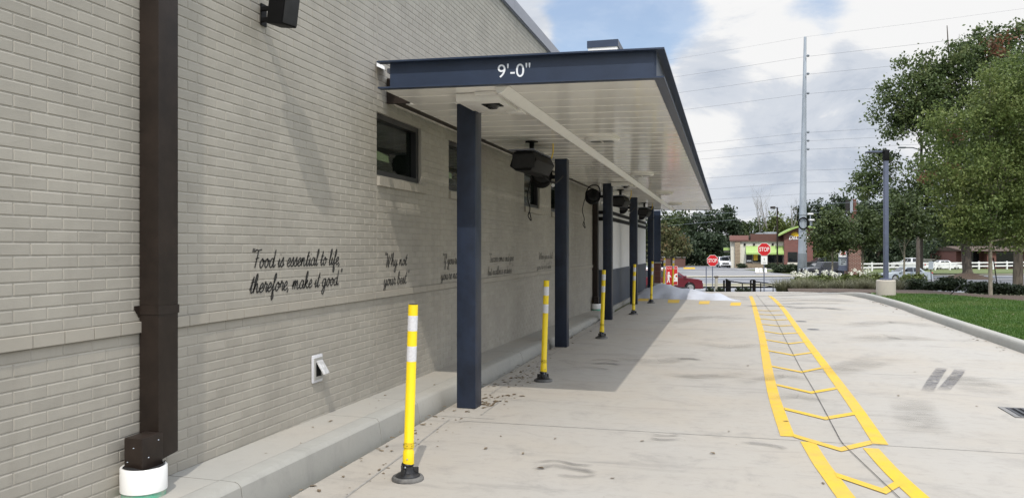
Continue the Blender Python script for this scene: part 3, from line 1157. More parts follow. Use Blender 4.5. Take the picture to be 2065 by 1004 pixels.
def build_restaurant():
    root = thing("restaurant_building", "long grey taupe painted brick building with dark windows and wall lettering", "building", (-3.3, 8.0, 0.0))
    rnd = random.Random(3)
    # backing mortar face (with window openings) and body
    mb = MB()
    xm = WX - 0.0038
    ycuts = [-4.0]
    for a, b_ in WINS:
        ycuts += [a, b_]
    ycuts.append(Y_END)
    ztop = 5.36
    for i in range(len(ycuts) - 1):
        y0, y1 = ycuts[i], ycuts[i + 1]
        if i % 2 == 0:
            mb.quad((xm, y0, -0.2), (xm, y1, -0.2), (xm, y1, ztop), (xm, y0, ztop))
        else:
            mb.quad((xm, y0, -0.2), (xm, y1, -0.2), (xm, y1, WZ0), (xm, y0, WZ0))
            mb.quad((xm, y0, WZ1), (xm, y1, WZ1), (xm, y1, ztop), (xm, y0, ztop))
            xb = xm - 0.11
            mb.quad((xm, y0, WZ1), (xm, y1, WZ1), (xb, y1, WZ1), (xb, y0, WZ1))
            mb.quad((xm, y0, WZ0), (xb, y0, WZ0), (xb, y1, WZ0), (xm, y1, WZ0))
            mb.quad((xm, y0, WZ0), (xm, y0, WZ1), (xb, y0, WZ1), (xb, y0, WZ0))
            mb.quad((xm, y1, WZ0), (xb, y1, WZ0), (xb, y1, WZ1), (xm, y1, WZ1))
    # bricks
    def brick(y0, y1, z0, z1, xf):
        bt, bb, bl_, br_ = 0.0082, 0.0022, 0.006, 0.0022
        j = [rnd.uniform(-0.0006, 0.0006) for _ in range(4)]
        xo = xm - 0.001
        vs = [(xo, y0, z0), (xo, y1, z0), (xo, y1, z1), (xo, y0, z1),
              (xf + j[0], y0 + bl_, z0 + bb), (xf + j[1], y1 - br_, z0 + bb), (xf + j[2], y1 - br_, z1 - bt), (xf + j[3], y0 + bl_, z1 - bt)]
        mb.add(vs, [(4, 5, 6, 7), (0, 1, 5, 4), (1, 2, 6, 5), (2, 3, 7, 6), (3, 0, 4, 7)])
    JY = [4.52, 7.14, 13.0]  # control joints
    k0 = -19
    for k in range(k0, 66):
        if k in (0,):
            continue
        z0 = Z_BAND0 + k * CH
        z1 = z0 + CH
        if z1 > ztop:
            break
        off = (k % 2) * BL / 2
        gap = 0.0023
        xf = WX if k > 0 else WX - 0.0005
        y = 0.3 - off
        while y < Y_END:
            a, b_ = y, y + BL
            y += BL
            segs = [(a, b_)]
            if z1 > WZ0 - 0.1 + 0.004 and z0 < WZ1 - 0.004:
                for wa, wb in WINS:
                    w0, w1 = (wa, wb) if z0 >= WZ0 - 0.02 else (wa, wb + 0.12)
                    if z0 < WZ0 - 0.02:
                        pass
                    ns = []
                    for s0, s1 in segs:
                        if s1 <= w0 or s0 >= w1:
                            ns.append((s0, s1))
                        else:
                            if s0 < w0 - 0.02:
                                ns.append((s0, w0))
                            if s1 > w1 + 0.02:
                                ns.append((w1, s1))
                    segs = ns
            for jy in (7.14,):
                ns = []
                for s0, s1 in segs:
                    if s0 < jy < s1:
                        if jy - s0 > 0.02:
                            ns.append((s0, jy))
                        if s1 - jy > 0.02:
                            ns.append((jy, s1))
                    else:
                        ns.append((s0, s1))
                segs = ns
            for s0, s1 in segs:
                s1 = min(s1, Y_END)
                if s1 - s0 > 0.02:
                    brick(s0 + gap * rnd.uniform(.8, 1.15), s1 - gap * rnd.uniform(.8, 1.15), z0 + gap * 0.9, z1 - gap * 0.9, xf)
    wall = mb.build("brick_wall", M.brick, root, world=True)
    # control joint bead
    for z0, z1 in ((0.05, Z_BAND0 - 0.004), (Z_BAND0 + CH + 0.004, WZ0 - 0.11), (WZ1 + 0.01, 3.45)):
        mb = MB()
        mb.box(WX - 0.006, WX + 0.001, 7.136, 7.144, z0, z1)
        mb.build("control_joint", M.band, root, world=True)
    # projecting band
    mb = MB()
    y = 0.2
    while y < Y_END:
        y1 = min(y + BL, Y_END)
        mb.bbox(WX - 0.02, WX + 0.0195 + rnd.uniform(-.0012, .0012), y + 0.002, y1 - 0.002, Z_BAND0 - 0.002, Z_BAND0 + CH - 0.002, 0.003)
        y += BL
    mb.build("band_course", M.band, root, world=True)
    # main body behind
    mb = MB()
    mb.box(-16, WX - 0.4, -4, 31.5, -0.2, 5.3)
    mb.box(-16, WX - 0.012, -4.1, -4.0, -0.2, 5.36)
    mb.box(WX - 0.4, WX - 0.008, -4.0, Y_END, 3.2, 5.3)
    mb.build("wall_core", M.brick, root, world=True)
    # coping
    mb = MB()
    y = -4.2
    for y0, y1 in [(-4.2, 2.9), (2.9, 6.0), (6.0, 9.1), (9.1, 12.2), (12.2, 14.3), (14.3, 17.4), (17.4, 20.55)]:
        mb.box(-3.8, WX + 0.045, y0 + 0.003, y1 - 0.003, 5.355, 5.555)
    mb.box(-3.8, WX + 0.03, -4.2, 20.55, 5.34, 5.35)
    mb.build("coping", M.grey_coping, root, world=True)
    # higher tower farther along with navy coping
    mb = MB()
    mb.box(-4.43, -3.46, 26, 29, 5.0, 8.20)
    mb.build("roof_tower", M.white_panel, root, world=True)
    mb = MB()
    mb.box(-4.46, -3.43, 25.97, 29.03, 8.20, 8.43)
    mb.build("tower_coping", M.navy, root, world=True)
    # windows
    for wi, (a, b_) in enumerate(WINS):
        mb = MB()
        xo, xi = WX - 0.035, WX - 0.115
        fw = 0.055
        mb.box(xi, xo, a + .002, b_ - .002, WZ0 + .002, WZ0 + fw)
        mb.box(xi, xo, a + .002, b_ - .002, WZ1 - fw, WZ1 - .002)
        mb.box(xi, xo, a + .002, a + fw, WZ0 + fw, WZ1 - fw)
        mb.box(xi, xo, b_ - fw - 0.02, b_ - .002, WZ0 + fw, WZ1 - fw)
        fr = mb.build("window", M.frame, root, world=True)
        mb = MB()
        mb.box(xi + 0.012, xi + 0.022, a + fw, b_ - fw - 0.02, WZ0 + fw, WZ1 - fw)
        p = mb.build("pane", M.glass, fr)
        inv = Matrix.Translation(-root.location)
        p.data.transform(inv)
        mb = MB()
        mb.box(xi - .27, xi - .265, a - .1, b_ + .1, WZ0 - .1, WZ1 + .1)
        mb.box(xi - .262, xi - .01, a + .01, b_ - .01, WZ0 - .02, WZ0 + .002)
        q = mb.build("room", M.room, fr)
        q.data.transform(inv)
        if wi in (0, 1):
            mb = MB()
            yl = a + .38
            mb.add([(xi - .20, yl, WZ0 + .235), (xi - .20, yl + .62, WZ0 + .225), (xi - .20, yl + .60, WZ0 + .295), (xi - .20, yl, WZ0 + .355)], [(0, 1, 2, 3)])
            q = mb.build("ceiling_panel", M.lit, fr)
            q.data.transform(inv)
        # rowlock sill
        mb = MB()
        nrow = 19
        for i in range(nrow):
            w = (b_ + 0.12 - a) / nrow
            y0 = a + i * w
            vs = [(WX - 0.05, y0 + .002, WZ0 - .005), (WX + 0.03, y0 + .002, WZ0 - .018), (WX + 0.03, y0 + .002, WZ0 - .105), (WX - 0.05, y0 + .002, WZ0 - .105)]
            vs2 = [(p_[0], y0 + w - .002, p_[2]) for p_ in vs]
            mb.add(vs + vs2, [(0, 1, 2, 3), (7, 6, 5, 4), (0, 4, 5, 1), (1, 5, 6, 2), (2, 6, 7, 3)])
        s_ = mb.build("sill", M.band, fr)
        s_.data.transform(inv)
    # bump-out with white panels over dark wainscot
    XB = -2.95
    for y0, y1 in ((20.6, 25.02), (27.18, 30.22)):
        mb = MB()
        mb.box(WX - 0.3, XB, y0 + .02, y1 - .02, 1.03, 3.2)
        mb.build("white_wall_panel", M.white_panel, root, world=True)
        mb = MB()
        mb.box(WX - 0.3, XB + 0.012, y0, y1, 0.06, 0.96)
        mb.box(WX - 0.3, XB + 0.03, y0 - .02, y1 + .02, 0.961, 1.031)
        mb.build("wainscot", M.dark_panel, root, world=True)
        for z0, z1 in ((2.48, 2.57), (2.31, 2.41)):
            mb = MB()
            mb.box(WX - 0.29, XB + 0.02, y0 - .01, y1 + .01, z0, z1)
            mb.build("trim_bar", M.black, root, world=True)
    mb = MB()
    mb.box(WX - 0.3, XB + 0.02, 25.04, 27.16, 0.06, 3.2)
    mb.build("service_door_recess", M.black, root, world=True)
    mb = MB()
    mb.box(WX - 0.3, XB + 0.07, 20.55, 30.3, -0.1, 0.055)
    mb.build("plinth", M.walk, root, world=True)
    return root


REST = build_restaurant()


# ------------------------------------------------------------------ wall lettering in script hand
GL = {
    'a': (.86, [[(.62, .82), (.38, 1), (.1, .6), (.1, .18), (.3, 0), (.52, .3), (.66, .95)], [(.66, .97), (.61, .3), (.7, .02), (.96, .3)]]),
    'b': (.74, [[(0, .3), (.35, 1.5), (.3, 2.05), (.14, 1.6), (.08, .3), (.26, 0), (.52, .25), (.5, .75), (.42, .95), (.7, .85)]]),
    'c': (.60, [[(.55, .78), (.38, 1), (.1, .62), (.1, .2), (.3, 0), (.66, .3)]]),
    'd': (.86, [[(.62, .82), (.38, 1), (.1, .6), (.1, .18), (.3, 0), (.52, .3), (.68, 1.1)], [(.76, 2.0), (.62, .4), (.7, .02), (.96, .3)]]),
    'e': (.60, [[(.0, .3), (.42, .55), (.48, .88), (.32, 1), (.1, .6), (.1, .18), (.3, 0), (.66, .3)]]),
    'f': (.52, [[(.0, .3), (.45, 1.4), (.45, 2.0), (.28, 1.7), (.2, .4), (.12, -.7), (.22, -.95), (.36, -.6), (.26, .05), (.6, .3)]]),
    'g': (.84, [[(.62, .82), (.38, 1), (.1, .6), (.1, .18), (.3, 0), (.52, .3), (.66, .95)], [(.66, .97), (.56, -.3), (.36, -.95), (.14, -.75), (.3, -.25), (.94, .3)]]),
    'h': (.80, [[(0, .3), (.36, 1.5), (.32, 2.05), (.16, 1.6), (.06, 0)], [(.08, .3), (.3, .9), (.48, .95), (.48, .3), (.58, 0), (.88, .3)]]),
    'i': (.40, [[(.0, .3), (.2, .98)], [(.2, .98), (.14, .25), (.22, 0), (.46, .3)], [(.26, 1.38), (.29, 1.48)]]),
    'k': (.72, [[(0, .3), (.36, 1.5), (.32, 2.05), (.16, 1.6), (.06, 0)], [(.1, .42), (.44, .98), (.44, .7), (.2, .5), (.42, .1), (.54, 0), (.78, .3)]]),
    'l': (.42, [[(.0, .3), (.36, 1.5), (.32, 2.05), (.17, 1.6), (.1, .3), (.2, 0), (.48, .3)]]),
    'm': (1.14, [[(.0, .3), (.16, 1.0), (.08, 0)], [(.1, .4), (.32, .95), (.44, .9), (.40, 0)], [(.42, .4), (.64, .95), (.78, .9), (.76, .3), (.86, 0), (1.2, .3)]]),
    'n': (.82, [[(.0, .3), (.16, 1.0), (.08, 0)], [(.1, .4), (.32, .95), (.46, .9), (.46, .3), (.56, 0), (.9, .3)]]),
    'o': (.70, [[(.34, 1), (.1, .62), (.1, .2), (.28, 0), (.52, .35), (.5, .8), (.34, 1), (.5, .75), (.78, .8)]]),
    'q': (.84, [[(.62, .82), (.38, 1), (.1, .6), (.1, .18), (.3, 0), (.52, .3), (.66, .95)], [(.66, .97), (.56, -.3), (.5, -.95), (.66, -.7), (.94, .3)]]),
    'r': (.58, [[(.0, .3), (.2, 1.12), (.26, .9), (.46, .86), (.38, .3), (.46, 0), (.64, .3)]]),
    's': (.56, [[(.0, .3), (.34, 1.08), (.36, .7), (.42, .25), (.24, 0), (.06, .14)], [(.3, .03), (.62, .3)]]),
    't': (.48, [[(.0, .3), (.34, 1.75)], [(.36, 1.8), (.16, .3), (.26, 0), (.54, .3)], [(.06, 1.15), (.54, 1.22)]]),
    'u': (.84, [[(.0, .3), (.16, .98), (.08, .25), (.22, 0), (.44, .3), (.6, .98)], [(.6, .98), (.54, .25), (.64, 0), (.92, .3)]]),
    'v': (.72, [[(.0, .6), (.14, .98), (.12, .3), (.24, 0), (.5, .5), (.48, .95), (.8, .85)]]),
    'w': (1.0, [[(.0, .5), (.14, .98), (.08, .3), (.2, 0), (.42, .4), (.48, .9), (.42, .3), (.52, 0), (.78, .5), (.76, .95), (1.05, .85)]]),
    'x': (.66, [[(.0, .8), (.14, .98), (.4, .05), (.7, .3)], [(.52, .98), (.05, .02)]]),
    'y': (.82, [[(.0, .5), (.16, .98), (.08, .3), (.22, 0), (.44, .3), (.6, .98)], [(.62, .98), (.5, -.3), (.3, -.95), (.1, -.75), (.28, -.25), (.9, .3)]]),
    'F': (.86, [[(.0, 1.75), (.2, 1.98), (.5, 1.92), (.95, 2.02)], [(.5, 1.9), (.4, 1.0), (.26, 0)], [(.2, 1.0), (.7, 1.1)]]),
    'W': (1.35, [[(.0, 1.7), (.18, 1.98), (.26, 1.7), (.24, .1), (.3, 0), (.66, 1.5)], [(.7, 1.7), (.68, .1), (.74, 0), (1.2, 1.6), (1.34, 1.98)]]),
    'I': (.5, [[(.1, 1.75), (.3, 1.98), (.5, 1.95)], [(.42, 1.95), (.26, 0)]]),
    'S': (.86, [[(.82, 1.7), (.62, 2.0), (.3, 1.7), (.42, 1.15), (.6, .7), (.5, .1), (.2, .0), (.02, .3)]]),
    '"': (.36, [[(.1, 2.15), (.04, 1.7)], [(.28, 2.15), (.22, 1.7)]]),
    "'": (.2, [[(.12, 2.15), (.06, 1.7)]]),
    ',': (.34, [[(.14, .12), (.12, -.1), (.02, -.3)]]),
    '.': (.34, [[(.1, .02), (.13, .1)]]),
    ' ': (.46, []),
}


def script_text(s, y0, z0, xh, adv=1.0, pen=0.011, xs=1.0, width=None):
    """ribbon letters on the wall plane: returns MB; y runs along the wall"""
    mb = MB()
    tot = sum(GL[c][0] for c in s)
    if width:
        xs = width / (tot * xh)
    x = 0.0
    sh = 0.24
    for ci, c in enumerate(s):
        w, strokes = GL[c]
        for st in strokes:
            pts = smooth_line([(p[0] + x, p[1], 0) for p in st], 6) if len(st) > 2 else [Vector((st[0][0] + x, st[0][1], 0)), Vector((st[1][0] + x, st[1][1], 0))]
            pp = [Vector(((p.x * xs + p.y * sh) * xh, p.y * xh, 0)) for p in pts]
            n = len(pp)
            o = len(mb.v)
            for i, p in enumerate(pp):
                t = (pp[min(i + 1, n - 1)] - pp[max(i - 1, 0)])
                t = t.normalized() if t.length > 1e-9 else Vector((1, 0, 0))
                nn = Vector((-t.y, t.x, 0))
                e = min(i, n - 1 - i)
                wd = pen * (0.78 + 0.42 * abs(t.y)) * (0.75 if e == 0 else 1.0)
                if c == '.':
                    wd *= 1.5
                for sg in (-1, 1):
                    q = p + nn * sg * wd / 2
                    mb.v.append((WX + 0.0032, y0 + q.x, z0 + q.y))
            for i in range(n - 1):
                mb.f.append([o + 2 * i, o + 2 * i + 1, o + 2 * i + 3, o + 2 * i + 2])
                mb.m.append(0)
        x += w
    return mb


QUOTES = [
    [('"Food is essential to life,', 5.0, 1.455, 0.066, 1.37), ('therefore, make it good."', 4.99, 1.275, 0.066, 1.40)],
    [('"Why not', 7.30, 1.415, 0.066, 0.58), ('your best."', 7.29, 1.222, 0.066, 0.64)],
    [('"If you\'re not', 8.98, 1.40, 0.064, 0.80), ("you're not do", 8.93, 1.215, 0.064, 0.86)],
    [('"Success comes and goes', 10.92, 1.395, 0.062, 1.36), ('but excellence endures."', 10.86, 1.205, 0.062, 1.36)],
    [('"When you\'re full', 14.02, 1.395, 0.062, 1.2), ("you're not likel", 13.9, 1.205, 0.062, 1.2)],
]


def build_quotes():
    for qi, q in enumerate(QUOTES):
        for s, y, z, xh, wd in q:
            t = script_text(s, y, z, xh, width=wd, pen=(0.0108, 0.0102, 0.0095, 0.0075, 0.007)[qi])
            t.build("quote_lettering", M.ink, REST, world=True)


# extra glyph for ll etc
build_quotes()


# ------------------------------------------------------------------ canopy
CX0, CX1, CY0, CY1 = -3.27, -0.53, 6.65, 30.4
SZ = 3.04
COLS = [(-2.51, 7.62), (-2.585, 12.66), (-2.57, 17.72), (-2.56, 22.8), (-2.55, 27.9)]


def build_canopy():
    root = thing("canopy", "long flat navy steel canopy with white ceiling over the drive lane", "canopy", (-1.9, 18.0, 0.0))
    # channel fascia, open side out (front)
    def chan_front():
        mb = MB()
        x0, x1 = -2.96, CX1
        y = CY0
        mb.box(x0, x1 - 0.05, y + 0.035, y + 0.05, SZ + 0.0145, SZ + 0.2355)
        mb.box(-3.06, x1, y - 0.035, y + 0.05, SZ + 0.236, SZ + 0.25)
        mb.box(-3.05, x1, y - 0.035, y + 0.05, SZ, SZ + 0.014)
        return mb
    chan_front().build("front_fascia", M.navy, root, world=True)
    mb = MB()
    mb.box(CX1 - 0.05, CX1 - 0.035, CY0 + 0.05, CY1, SZ + 0.014, SZ + 0.236)
    mb.box(CX1 - 0.05, CX1 + 0.035, CY0 + 0.051, CY1 - .051, SZ + 0.2362, SZ + 0.2498)
    mb.box(CX1 + .0005, CX1 + 0.035, CY0 - 0.035, CY0 + 0.051, SZ + 0.2362, SZ + 0.2498)
    mb.box(CX1 - 0.05, CX1 + 0.035, CY0 + 0.051, CY1 - .051, SZ + .0002, SZ + 0.0138)
    mb.box(CX1 + .0005, CX1 + 0.035, CY0 - 0.035, CY0 + 0.051, SZ + .0002, SZ + 0.0138)
    mb.build("side_fascia", M.navy, root, world=True)
    mb = MB()
    mb.box(-3.06, CX1 - .051, CY1 - .015, CY1, SZ + 0.0145, SZ + 0.2355)
    mb.box(-3.06, CX1, CY1 - .05, CY1 + 0.035, SZ + 0.236, SZ + 0.25)
    mb.box(-3.06, CX1, CY1 - .05, CY1 + 0.035, SZ, SZ + 0.014)
    mb.build("rear_fascia", M.navy, root, world=True)
    # deck on top
    mb = MB()
    mb.box(-3.0, CX1 - 0.05, CY0 + 0.06, CY1 - 0.06, SZ + 0.16, SZ + 0.2)
    mb.build("deck", M.grey_coping, root, world=True)
    # ledger against the wall
    mb = MB()
    mb.box(-3.29, -3.145, CY0 + 0.75, CY1, SZ + 0.03, SZ + 0.06)
    mb.box(-3.29, -3.06, CY0 + 0.70, CY0 + 0.745, SZ + 0.0, SZ + 0.25)  # dark end plate standing in for the flanges' shadow on the wall
    mb.build("ledger_and_shade_plate", M.bronze, root, world=True)
    # white flashing rag at near corner
    mb = MB()
    mb.add([(-3.285, 7.10, 3.36), (-3.16, 7.0, 3.30), (-3.16, 7.3, 3.30), (-3.285, 7.3, 3.36), (-3.293, 7.12, 3.42), (-3.293, 7.3, 3.40)], [(0, 1, 2, 3), (4, 0, 3, 5)])
    mb.build("flashing", M.white_trim, root, world=True)
    # soffit planks
    rnd = random.Random(5)
    mb = MB()
    y = CY0 + 0.05
    pitch = 0.395
    while y < CY1 - 0.06:
        y1 = min(y + pitch, CY1 - 0.05)
        t = rnd.uniform(-0.0014, 0.0014)
        t2 = rnd.uniform(-0.0014, 0.0014)
        x0, x1 = (-3.05 if y < CY0 + 0.7 else -3.144), CX1 - 0.0505
        z = SZ + 0.012
        c = 0.008
        # shallow pan with small upturned edges
        vs = []
        for x, tt in ((x0, t), (x1, t2)):
            vs += [(x, y, z + 0.016), (x, y + c, z + tt - .004), (x, y + 2.2 * c, z + tt), (x, (y + y1) / 2, z - 0.0016), (x, y1 - c, z - tt), (x, y1, z + 0.016)]
        mb.add(vs, [(i, 6 + i, 7 + i, 1 + i) for i in range(5)])
        y += pitch
    mb.build("soffit", M.soffit, root, smooth=20, world=True)
    # raceway down the ceiling
    mb = MB()
    pts = [(-1.99, SZ + 0.008), (-1.975, SZ - 0.045), (-1.945, SZ - 0.052), (-1.86, SZ + 0.008)]
    mb.prism(pts, 'y', CY0 + 0.12, CY1 - 0.3)
    mb.build("raceway", M.white_trim, root, world=True)
    # columns
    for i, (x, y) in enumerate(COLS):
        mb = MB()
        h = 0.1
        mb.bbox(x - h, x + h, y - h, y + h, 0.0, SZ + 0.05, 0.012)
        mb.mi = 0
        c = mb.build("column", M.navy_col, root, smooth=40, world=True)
        mb = MB()
        mb.box(x - h - 0.008, x + h + 0.008, y - h - 0.006, y + h + 0.006, SZ - 0.002, SZ + 0.01)
        cc = mb.build("cap_trim", M.white_trim, c)
        cc.data.transform(Matrix.Translation(-root.location))
    # height lettering
    o = text_mesh("clearance_lettering", "9'-0\"", 0.165, M.white_vinyl, basis((-1.79, CY0 + 0.0335, SZ + 0.118), (1, 0, 0), (0, 0, 1)), root, 0.001, bold=0.0)
    o.data.transform(Matrix.Translation(-root.location))
    # the roof falls slightly outwards
    for ch in root.children:
        if ch.name.startswith("column"):
            continue
        for v in ch.data.vertices:
            v.co.z -= 0.017 * (v.co.x - 1.9 + 3.0)
    return root


CAN = build_canopy()


def build_canopy_fittings():
    # sensor boxes
    def sbox(y, lab):
        t = thing("sensor_box", lab, "sensor box", (-2.14, y, SZ - 0.004), 0, "white sensor boxes under the canopy")
        mb = MB()
        mb.bbox(-0.30, 0.13, -0.24, 0.40, -0.075, 0.0, 0.008)
        mb.bbox(0.0, 0.16, 0.40, 0.62, -0.075, 0.0, 0.008)
        mb.build("housing", M.white_trim, t, smooth=40)
        mb = MB()
        mb.box(-0.10, 0.075, -0.08, 0.08, -0.082, -0.0755)
        mb.build("recess", M.black, t)
        mb = MB()
        mb.lathe([(0.066, 0.0), (0.062, -0.012), (0.04, -0.03), (0.012, -0.036)], (-0.012, 0, -0.082), 16)
        mb.build("dome_lens", M.dome, t, smooth=60)
        mb = MB()
        mb.box(-0.10, 0.10, -0.30, -0.245, -0.03, -0.004)
        mb.build("mounting_plate", M.white_trim, t)
        return t
    a = sbox(7.25, "white camera box under the canopy beside the first column")
    dup(a, (-2.14, 17.55, SZ - 0.005), label="white camera box under the canopy beside the third column")
    # small clips on raceway
    # recessed lights
    spots = [(-1.56, 10.25, "nearest to the front edge of the canopy"), (-1.57, 15.38, "above the second and third columns' gap"), (-1.56, 20.9, "past the third column"), (-1.6, 26.0, "past the fourth column")]
    labs = ["oval ceiling light between the first and second columns", "oval ceiling light between the second and third columns", "oval ceiling light between the third and fourth columns", "oval ceiling light between the fourth and last columns"]
    first = None
    for (x, y, _), lab in zip(spots, labs):
        if first is None:
            t = thing("ceiling_light", lab, "ceiling light", (x, y, SZ - 0.012), 0, "oval lights in the canopy ceiling")
            mb = MB()
            n = 28
            def oval(a, b_, z):
                out = []
                for k in range(n):
                    th = 2 * math.pi * k / n
                    cx, sx = math.cos(th), math.sin(th)
                    out.append((a * math.copysign(abs(cx) ** 0.7, cx), b_ * math.copysign(abs(sx) ** 0.7, sx), z))
                return out
            rings = [oval(.22, .15, 0), oval(.22, .15, -.03), oval(.205, .138, -.045), oval(.155, .09, -.05), oval(.15, .085, -.03)]
            vs = sum(rings, [])
            mb.add(vs, [(r * n + k, r * n + (k + 1) % n, (r + 1) * n + (k + 1) % n, (r + 1) * n + k) for r in range(4) for k in range(n)])
            mb.build("trim_ring", M.white_trim, t, smooth=40)
            mb = MB()
            mb.add(oval(.152, .087, -.0515), [list(range(n))[::-1]])
            mb.build("lens", M.lens, t)
            mb = MB()
            mb.box(-.012, .012, -.085, .085, -.055, -.052)
            mb.build("cross_bar", M.white_trim, t)
            first = t
        else:
            dup(first, (x, y, SZ - 0.012), label=lab)
    # heaters
    def heater():
        t = thing("ceiling_heater", "black hanging heater between the first and second columns", "heater", (-2.55, 10.0, SZ), 0, "black heaters hung from the canopy")
        mb = MB()
        hexa = [(-.14, -.19), (-.10, -.178), (.10, -.178), (.13, -.19), (.185, -.30), (.10, -.44), (-.12, -.43), (-.20, -.37)]
        sm = [(x * .92, z * .97 - .01) for x, z in hexa]
        n = len(hexa)
        vs = [(x, 0.0, z) for x, z in sm] + [(x, .05, z) for x, z in hexa] + [(x * 1.0, 1.05, z + .02) for x, z in hexa] + [(x * .8, 1.12, z) for x, z in sm]
        mb.add(vs, [list(range(n))[::-1], list(range(3 * n, 4 * n))] + [(r * n + k, r * n + (k + 1) % n, (r + 1) * n + (k + 1) % n, (r + 1) * n + k) for r in range(3) for k in range(n)])
        mb.build("hood", M.black, t, smooth=30)
        mb = MB()
        mb.box(-.19, .16, -.06, 1.15, -.175, -.16)
        mb.build("shield_plate", M.grey_coping, t)
        mb = MB()
        mb.tube([(0, .45, -.17), (0, .45, -.005)], .032, 10)
        mb.lathe([(.085, -.012), (.085, 0.0)], (0, .45, 0), 16)
        mb.build("hanger", M.black, t, smooth=40)
        mb = MB()
        mb.box(-.15, .15, -.006, .0, -.40, -.22)
        mb.build("end_grille", M.black_soft, t)
        mb = MB()
        mb.tube([(.23, .75, 0), (.23, .75, -.12), (.20, .78, -.2)], .009, 8)
        mb.build("gas_pipe", M.gas_yellow, t, smooth=40)
        mb = MB()
        mb.tube(smooth_line([(.04, .9, -.42), (.18, 1.05, -.52), (.26, 1.3, -.40)], 6), .009, 6)
        mb.build("power_cord", M.black_soft, t, smooth=60)
        return t
    h = heater()
    dup(h, (-2.55, 19.3, SZ), label="black hanging heater between the third and fourth columns")
    dup(h, (-2.55, 25.2, SZ), label="black hanging heater between the fourth and last columns")
    # fans on columns
    def fan():
        t = thing("column_fan", "black drum fan bracketed to the top of the second column", "fan", (COLS[1][0] - 0.10, COLS[1][1] - 0.02, 2.75), 0, "black fans on the canopy columns")
        mb = MB()
        mx = Matrix.Translation((-.24, 0, 0)) @ Matrix.Rotation(R(62), 4, 'X') @ Matrix.Rotation(R(18), 4, 'Y')
        mb.lathe([(.145, -.07), (.17, -.06), (.175, 0), (.17, .06), (.145, .07), (.14, .0)], (0, 0, 0), 24, mx)
        mb.build("drum", M.black, t, smooth=40)
        mb = MB()
        for r_ in (.13, .09, .05):
            mb.lathe([(r_, .066), (r_ + .008, .072), (r_, .078)], (0, 0, 0), 20, mx)
        for k in range(8):
            a = k * math.pi / 4
            mb.tube([mx @ Vector((.02 * math.cos(a), .02 * math.sin(a), .074)), mx @ Vector((.15 * math.cos(a), .15 * math.sin(a), .07))], .004, 5)
        mb.build("guard", M.black_soft, t, smooth=40)
        mb = MB()
        mb.tube(smooth_line([(-.40, 0, 0), (-.39, 0, .10), (-.30, 0, .24), (-.12, 0, .24), (-.07, 0, .08), (-.06, 0, 0)], 5), .014, 6)
        mb.box(-.07, 0.01, -.03, .03, -.03, .03)
        mb.build("yoke", M.black, t, smooth=40)
        mb = MB()
        mb.lathe([(.03, 0), (.028, .012), (.0, .016)], (0, 0, 0), 12, Matrix.Translation((-.02, -.115, -.14)) @ Matrix.Rotation(R(90), 4, 'X'))
        mb.build("badge", M.white_sign, t, smooth=40)
        mb = MB()
        mb.tube(smooth_line([(-.42, 0, -.05), (-.47, -.02, -.3), (-.43, 0, -.5), (-.46, 0, -.62), (-.41, 0, -.7), (-.44, .01, -.55)], 6), .009, 6)
        mb.build("power_cord", M.black_soft, t, smooth=60)
        return t
    f = fan()
    for i, nm in ((2, "third column"), (3, "fourth column"), (4, "last column")):
        dup(f, (COLS[i][0] - 0.10, COLS[i][1] - 0.02, 2.75), label="black drum fan bracketed to the top of the " + nm)


build_canopy_fittings()


